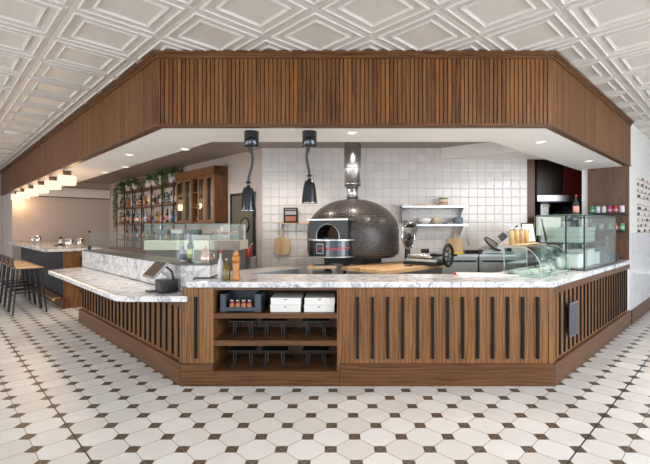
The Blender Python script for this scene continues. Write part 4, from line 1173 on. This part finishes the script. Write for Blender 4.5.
for i, (x, y, mt, nm) in enumerate(((.13, .12, 'white', 'nearest'), (.36, .10, 'paper', 'middle'), (.62, .12, 'white', 'farthest'))):
    o = thing('food_platter', nm+' platter of wrapped food under the curved glass', 'platter', (*RW(.186+x, .166+y)[:2], .9555), RR, 'platters inside the curved case')
    MB().lathe([(.06, 0), (.095, .012), (.09, .014), (0, .006)], n=24).build('platter', M['pot'], o)
    rn = random.Random(i); m = MB()
    for k in range(5): m.ball((rn.uniform(-.04, .04), rn.uniform(-.04, .04), .03), (.035, .028, .026), 10, 6)
    m.build('wrapped_food', M[mt], o)
tag(B(-.30, .30, -.10, .10, 0, .014).build('white_cutting_board', M['whiteplastic'], None, .003, (1.50, 4.20, .9405), -.08), 'white plastic board lying on the marble left of the curved case', 'cutting board')
tag(B(-.012, .012, -.012, .012, 0, .02).build('red_clip', M['red'], None, .003, (1.19, 4.24, .9405), 0), 'tiny red clip beside the white plastic board', 'clip')
ZW = .9405+.3065
for i in range(4):
    o = thing('pasta_jar', ['leftmost', 'second from left', 'third from left', 'rightmost'][i]+' glass jar of dried pasta on the wood top', 'jar', RW(.52+i*.14, .585, ZW), 0, 'pasta jars on the wood top')
    MB().lathe([(.0235, .002), (.0235, .15)], n=18).build('pasta', [M['pasta'], M['pasta'], col((.60, .30, .20), .6), M['pasta']][i], o)
    MB().lathe([(.028, 0), (.028, .16), (.026, .165)], n=20).build('glass_jar', M['glass'], o)
    MB().lathe([(.028, .163), (.028, .176), (0, .176)], n=18).build('lid', M['whiteplastic'], o)
def stand(loc, rz, w, h, label, sheet):
    o = thing('menu_stand', label, 'stand', loc, rz)
    T = Matrix.Rotation(math.radians(-12), 4, 'X')
    m = MB(); f = .010
    for b_ in ((-w, -w+f, 0, h), (w-f, w, 0, h), (-w+f, w-f, 0, f), (-w+f, w-f, h-f, h)): m.box(b_[0], b_[1], -.006, .006, b_[2], b_[3], M=T)
    m.build('frame', M['black'], o)
    B(-w+f, w-f, -.002, .003, f, h-f, M=T).build('page', sheet, o)
    MB().tube([(0, .01, h*.6), (0, .09, .003)], .004).build('prop', M['black'], o)
stand((*RW(1.09, .60)[:2], ZW), .25, .088, .235, 'black framed menu stand with a cream page behind the curved case', M['paper'])
stand((*RW(1.95, .63)[:2], .9405), 1.0, .06, .62, 'tall dark stand turned edge on behind the glass case', M['black'])

# square glass case
g = thing('glass_pastry_case', 'tall black framed glass case at the right end of the marble counter', 'display case', (*RW(1.20, .055)[:2], .9405), RR)
GL, GW, GH = 1.50, .52, .622
for (x, y) in ((0, 0), (0, GW), (GL, 0), (GL, GW), (0, GW*.36)): B(x-.007, x+.007, y-.007, y+.007, 0, GH).build('post', M['black'], g)
for z in (.005, GH):
    for y in (0, GW): B(.008, GL-.008, y-.006, y+.006, z-.005, z+.005).build('rail', M['black'], g)
    for x in (0, GL): B(x-.006, x+.006, .008, GW-.008, z-.005, z+.005).build('rail', M['black'], g)
pane('glass_side', .008, GL-.008, -.003, .003, .011, GH-.006, g)
pane('glass_end', -.003, .003, .008, GW-.008, .011, GH-.006, g)
pane('glass_end', GL-.003, GL+.003, .008, GW-.008, .011, GH-.006, g)
pane('glass_top', .008, GL-.008, .008, GW-.008, GH+.006, GH+.011, g)
B(.01, GL-.01, .01, GW-.01, .296, .304).build('middle_shelf', M['black'], g)
zc = .9405+.305
cr_ = thing('slatted_crate', 'grey green slatted wooden crate on the middle shelf of the glass case', 'crate', (*RW(1.34, .13)[:2], zc), RR)
for k in range(3):
    z = .004+k*.063
    B(0, .62, 0, .012, z, z+.056).build('slat', M['cratewood'], cr_, bevel=.002); B(0, .62, .35, .362, z, z+.056).build('slat', M['cratewood'], cr_, bevel=.002)
    B(-.012, 0, 0, .362, z, z+.056).build('slat', M['cratewood'], cr_, bevel=.002); B(.62, .632, 0, .362, z, z+.056).build('slat', M['cratewood'], cr_, bevel=.002)
B(0, .62, .012, .35, 0, .01).build('bottom', M['cratewood'], cr_)
for i, (x, w_, h_) in enumerate(((.05, .20, .16), (.42, .30, .20), (.78, .18, .15))):
    o = thing('white_food_bin', ['low white food bin nearest the corner of the glass case', 'largest white food bin in the middle of the glass case bottom', 'farther white food bin on the glass case bottom'][i], 'bin', (*RW(1.22+x, .12)[:2], .9525), RR, 'white bins in the glass case')
    B(0, w_, 0, .26, 0, h_).build('bin', M['whiteplastic'], o, bevel=.02)
    B(-.006, w_+.006, -.006, .266, h_, h_+.012).build('lid', M['white'], o, bevel=.004)
o = thing('grey_cloth_bag', 'crumpled dark grey bag inside the glass case at its far end', 'bag', (*RW(2.46, .26)[:2], .9525), RR)
m = MB(); rn = random.Random(3)
m.lathe([(.19, 0), (.21, .08), (.17, .17), (.08, .25), (.03, .28), (0, .285)], n=12, smooth=False)
m.v = [(x*1.1*(1+.12*rn.uniform(-1, 1)), y*.85*(1+.12*rn.uniform(-1, 1)), max(0, z*(1+.05*rn.uniform(-1, 1)))) for x, y, z in m.v]
m.build('bag', M['greybag'], o); MB().tube([(-.03, 0, .27), (0, 0, .30), (.03, 0, .27)], .006).build('tie', M['black'], o)
o = thing('card_machine', 'dark card machine with a grey holder on the counter end by the oak panel', 'till', (*RW(3.05, .16)[:2], .9405), RR)
B(-.07, .07, -.07, .09, 0, .10).build('base', M['blackplastic'], o, bevel=.006)
MB().add([(-.05, .0, .10), (.05, 0, .10), (.05, .09, .10), (-.05, .09, .10), (-.04, .05, .36), (.04, .05, .36), (.04, .07, .36), (-.04, .07, .36)],
         [(3, 2, 1, 0), (4, 5, 6, 7), (0, 1, 5, 4), (1, 2, 6, 5), (2, 3, 7, 6), (3, 0, 4, 7)]).build('holder', M['steel'], o)
# bottle on top of the case
o = deco_bottle((*RW(1.88, .32)[:2], .9405+GH+.0115), .27, .036, M['blackplastic'], None, M['red'], 'dark bottle with bright red cap and red white label atop the glass case', 'wine_bottle', lab=col((.72, .35, .30), .5))

# cans on two black ledges against the oak panel (local frame of the right wing)
def ledge(y0, y1, z, label):
    o = thing('can_ledge', label, 'shelf', tuple(OR), RR)
    B(3.16, 3.269, y0, y1, z-.014, z).build('ledge', M['black'], o)
    B(3.16, 3.166, y0, y1, z, z+.02).build('lip', M['black'], o)
ledge(.03, .50, 1.625, 'upper black ledge on the oak panel holding six cans')
ledge(.04, .50, 1.365, 'lower black ledge on the oak panel behind the glass case')
can = None
CC_ = [((.03, .30, .12), 'green'), ((.60, .62, .72), 'white and blue'), ((.62, .62, .66), 'white and silver'), ((.45, .04, .16), 'raspberry pink'), ((.55, .03, .05), 'red'), ((.70, .66, .66), 'cream')]
def mk_can(x, y, z, c, label, grp):
    o = thing('drink_can', label, 'can', RW(x, y, z), 0, grp)
    MB().lathe([(.026, 0), (.033, .008), (.033, .108), (.027, .118)], n=20).build('body', col(c, .3), o)
    MB().lathe([(.0333, .035), (.0333, .075)], n=20).build('label_band', col(tuple(min(1, .55*a+.3) for a in c), .4), o)
    MB().lathe([(.027, .118), (.026, .121), (0, .119)], n=16).build('lid', M['steel'], o)
for i, (c, nm) in enumerate(CC_): mk_can(3.215, .455-i*.076, 1.6255, c, '%s drink can on the upper black ledge' % nm, 'cans on the upper ledge')
for i, (c, nm) in enumerate((((.03, .28, .14), 'dark green'), ((.45, .40, .42), 'grey'), ((.05, .38, .20), 'mint green'), ((.58, .04, .06), 'bright red'), ((.06, .35, .12), 'leaf green'))):
    mk_can(3.215, (.43, .34, .22, .15, .075)[i], 1.3655, c, '%s drink can on the lower black ledge' % nm, 'cans on the lower ledge')

# ================================================================== BACK ROOM through the pass
o = thing('tall_dark_cabinet', 'almost black upper cabinet beyond the tiled wall in the back room', 'cabinet', (3.40, 7.10, 0))
B(0, .44, .0, .85, 1.97, 2.66).build('body', M['darkcab'], o)
B(.01, .43, -.018, -.001, 1.98, 2.65).build('door', M['darkcab'], o, bevel=.003)
o = thing('maroon_cabinet', 'glossy maroon cabinet beside the almost black cabinet', 'cabinet', (3.86, 7.10, 0))
B(0, .42, 0, .85, 1.97, 2.66).build('body', M['darkcab'], o)
for x in (.0, .30): B(x+.004, x+(.29 if x == 0 else .12), -.018, -.001, 1.975, 2.655).build('door', M['maroon'], o, bevel=.003)
o = thing('extractor_hood', 'stainless extractor hood band across the back room', 'hood', (3.30, 6.85, 0))
B(0, 1.12, 0, .95, 1.86, 1.965).build('hood', M['steel'], o, bevel=.004)
B(.05, 1.05, .02, .9, 1.84, 1.86).build('filter', M['black'], o)
o = thing('steel_column', 'vertical stainless duct under the hood', 'duct', (3.55, 7.15, 0))
B(-.07, .07, -.05, .09, .0, 1.835).build('duct', M['steeldull'], o, bevel=.004); 
text('gold_lettering', 'FORNI', .05, M['gold'], o, Matrix.Translation((.02, -.052, 1.80)) @ Matrix.Rotation(PI/2, 4, 'X'))
o = thing('black_domed_oven', 'small black domed oven with gold lettering behind the glass case', 'oven', (3.92, 6.95, 0))
MB().lathe([(.27, 1.52), (.27, 1.62), (.25, 1.69), (.19, 1.75), (.10, 1.785), (0, 1.795)], n=36).build('dome', M['black'], o)
B(-.26, .26, -.22, .22, .0, 1.52).build('stand', M['steeldull'], o)
text('gold_lettering', 'MARRA', .055, M['gold'], o, Matrix.Translation((.12, -.262, 1.665)) @ Matrix.Rotation(math.radians(22), 4, 'Z') @ Matrix.Rotation(PI/2*.88, 4, 'X'))
o = thing('back_room_panel', 'pale speckled splash panel standing behind the menu stands', 'panel', (3.03, 6.36, 0), .0)
B(.0, .40, 0, .02, 1.30, 1.60).build('panel', col((.52, .53, .47), .45), o)
B(.0, .02, .0, .02, 0, 1.30).build('post', M['black'], o); B(.38, .40, .0, .02, 0, 1.30).build('post', M['black'], o)

# ================================================================== MENU RAILS on the right wall
rn = random.Random(9)
zs = [2.19, 2.09, 1.99, 1.90, 1.79, 1.71, 1.62, 1.53, 1.44, 1.35]
for i, z in enumerate(zs):
    o = thing('menu_rail', 'copper menu rail number %d from the top on the cream right wall' % (i+1) if 0 else ['topmost', 'second', 'third', 'fourth', 'fifth', 'sixth', 'seventh', 'eighth', 'ninth', 'lowest'][i]+(' copper menu rail from the top on the cream wall' if 0 < i < 9 else ' copper menu rail on the cream wall'), 'menu rail', tuple(OR), RR, 'copper menu rails on the right wall')
    B(3.86, 5.6, -.016, -.001, z-.009, z).build('rail', M['rail'], o)
    m = MB(); x = 3.90 if i else 4.25
    end_ = 5.4 if i else 4.9
    k = 0
    while x < end_:
        if i == 4: break
        wl = rn.uniform(.02, .035)
        m.box(x, x+wl, -.014, -.009, z, z+.04)
        x += wl+.008; k += 1
        if rn.random() < .3: x += rn.uniform(.15, .5)
    if m.v: m.build('letters', M['letters'], o)
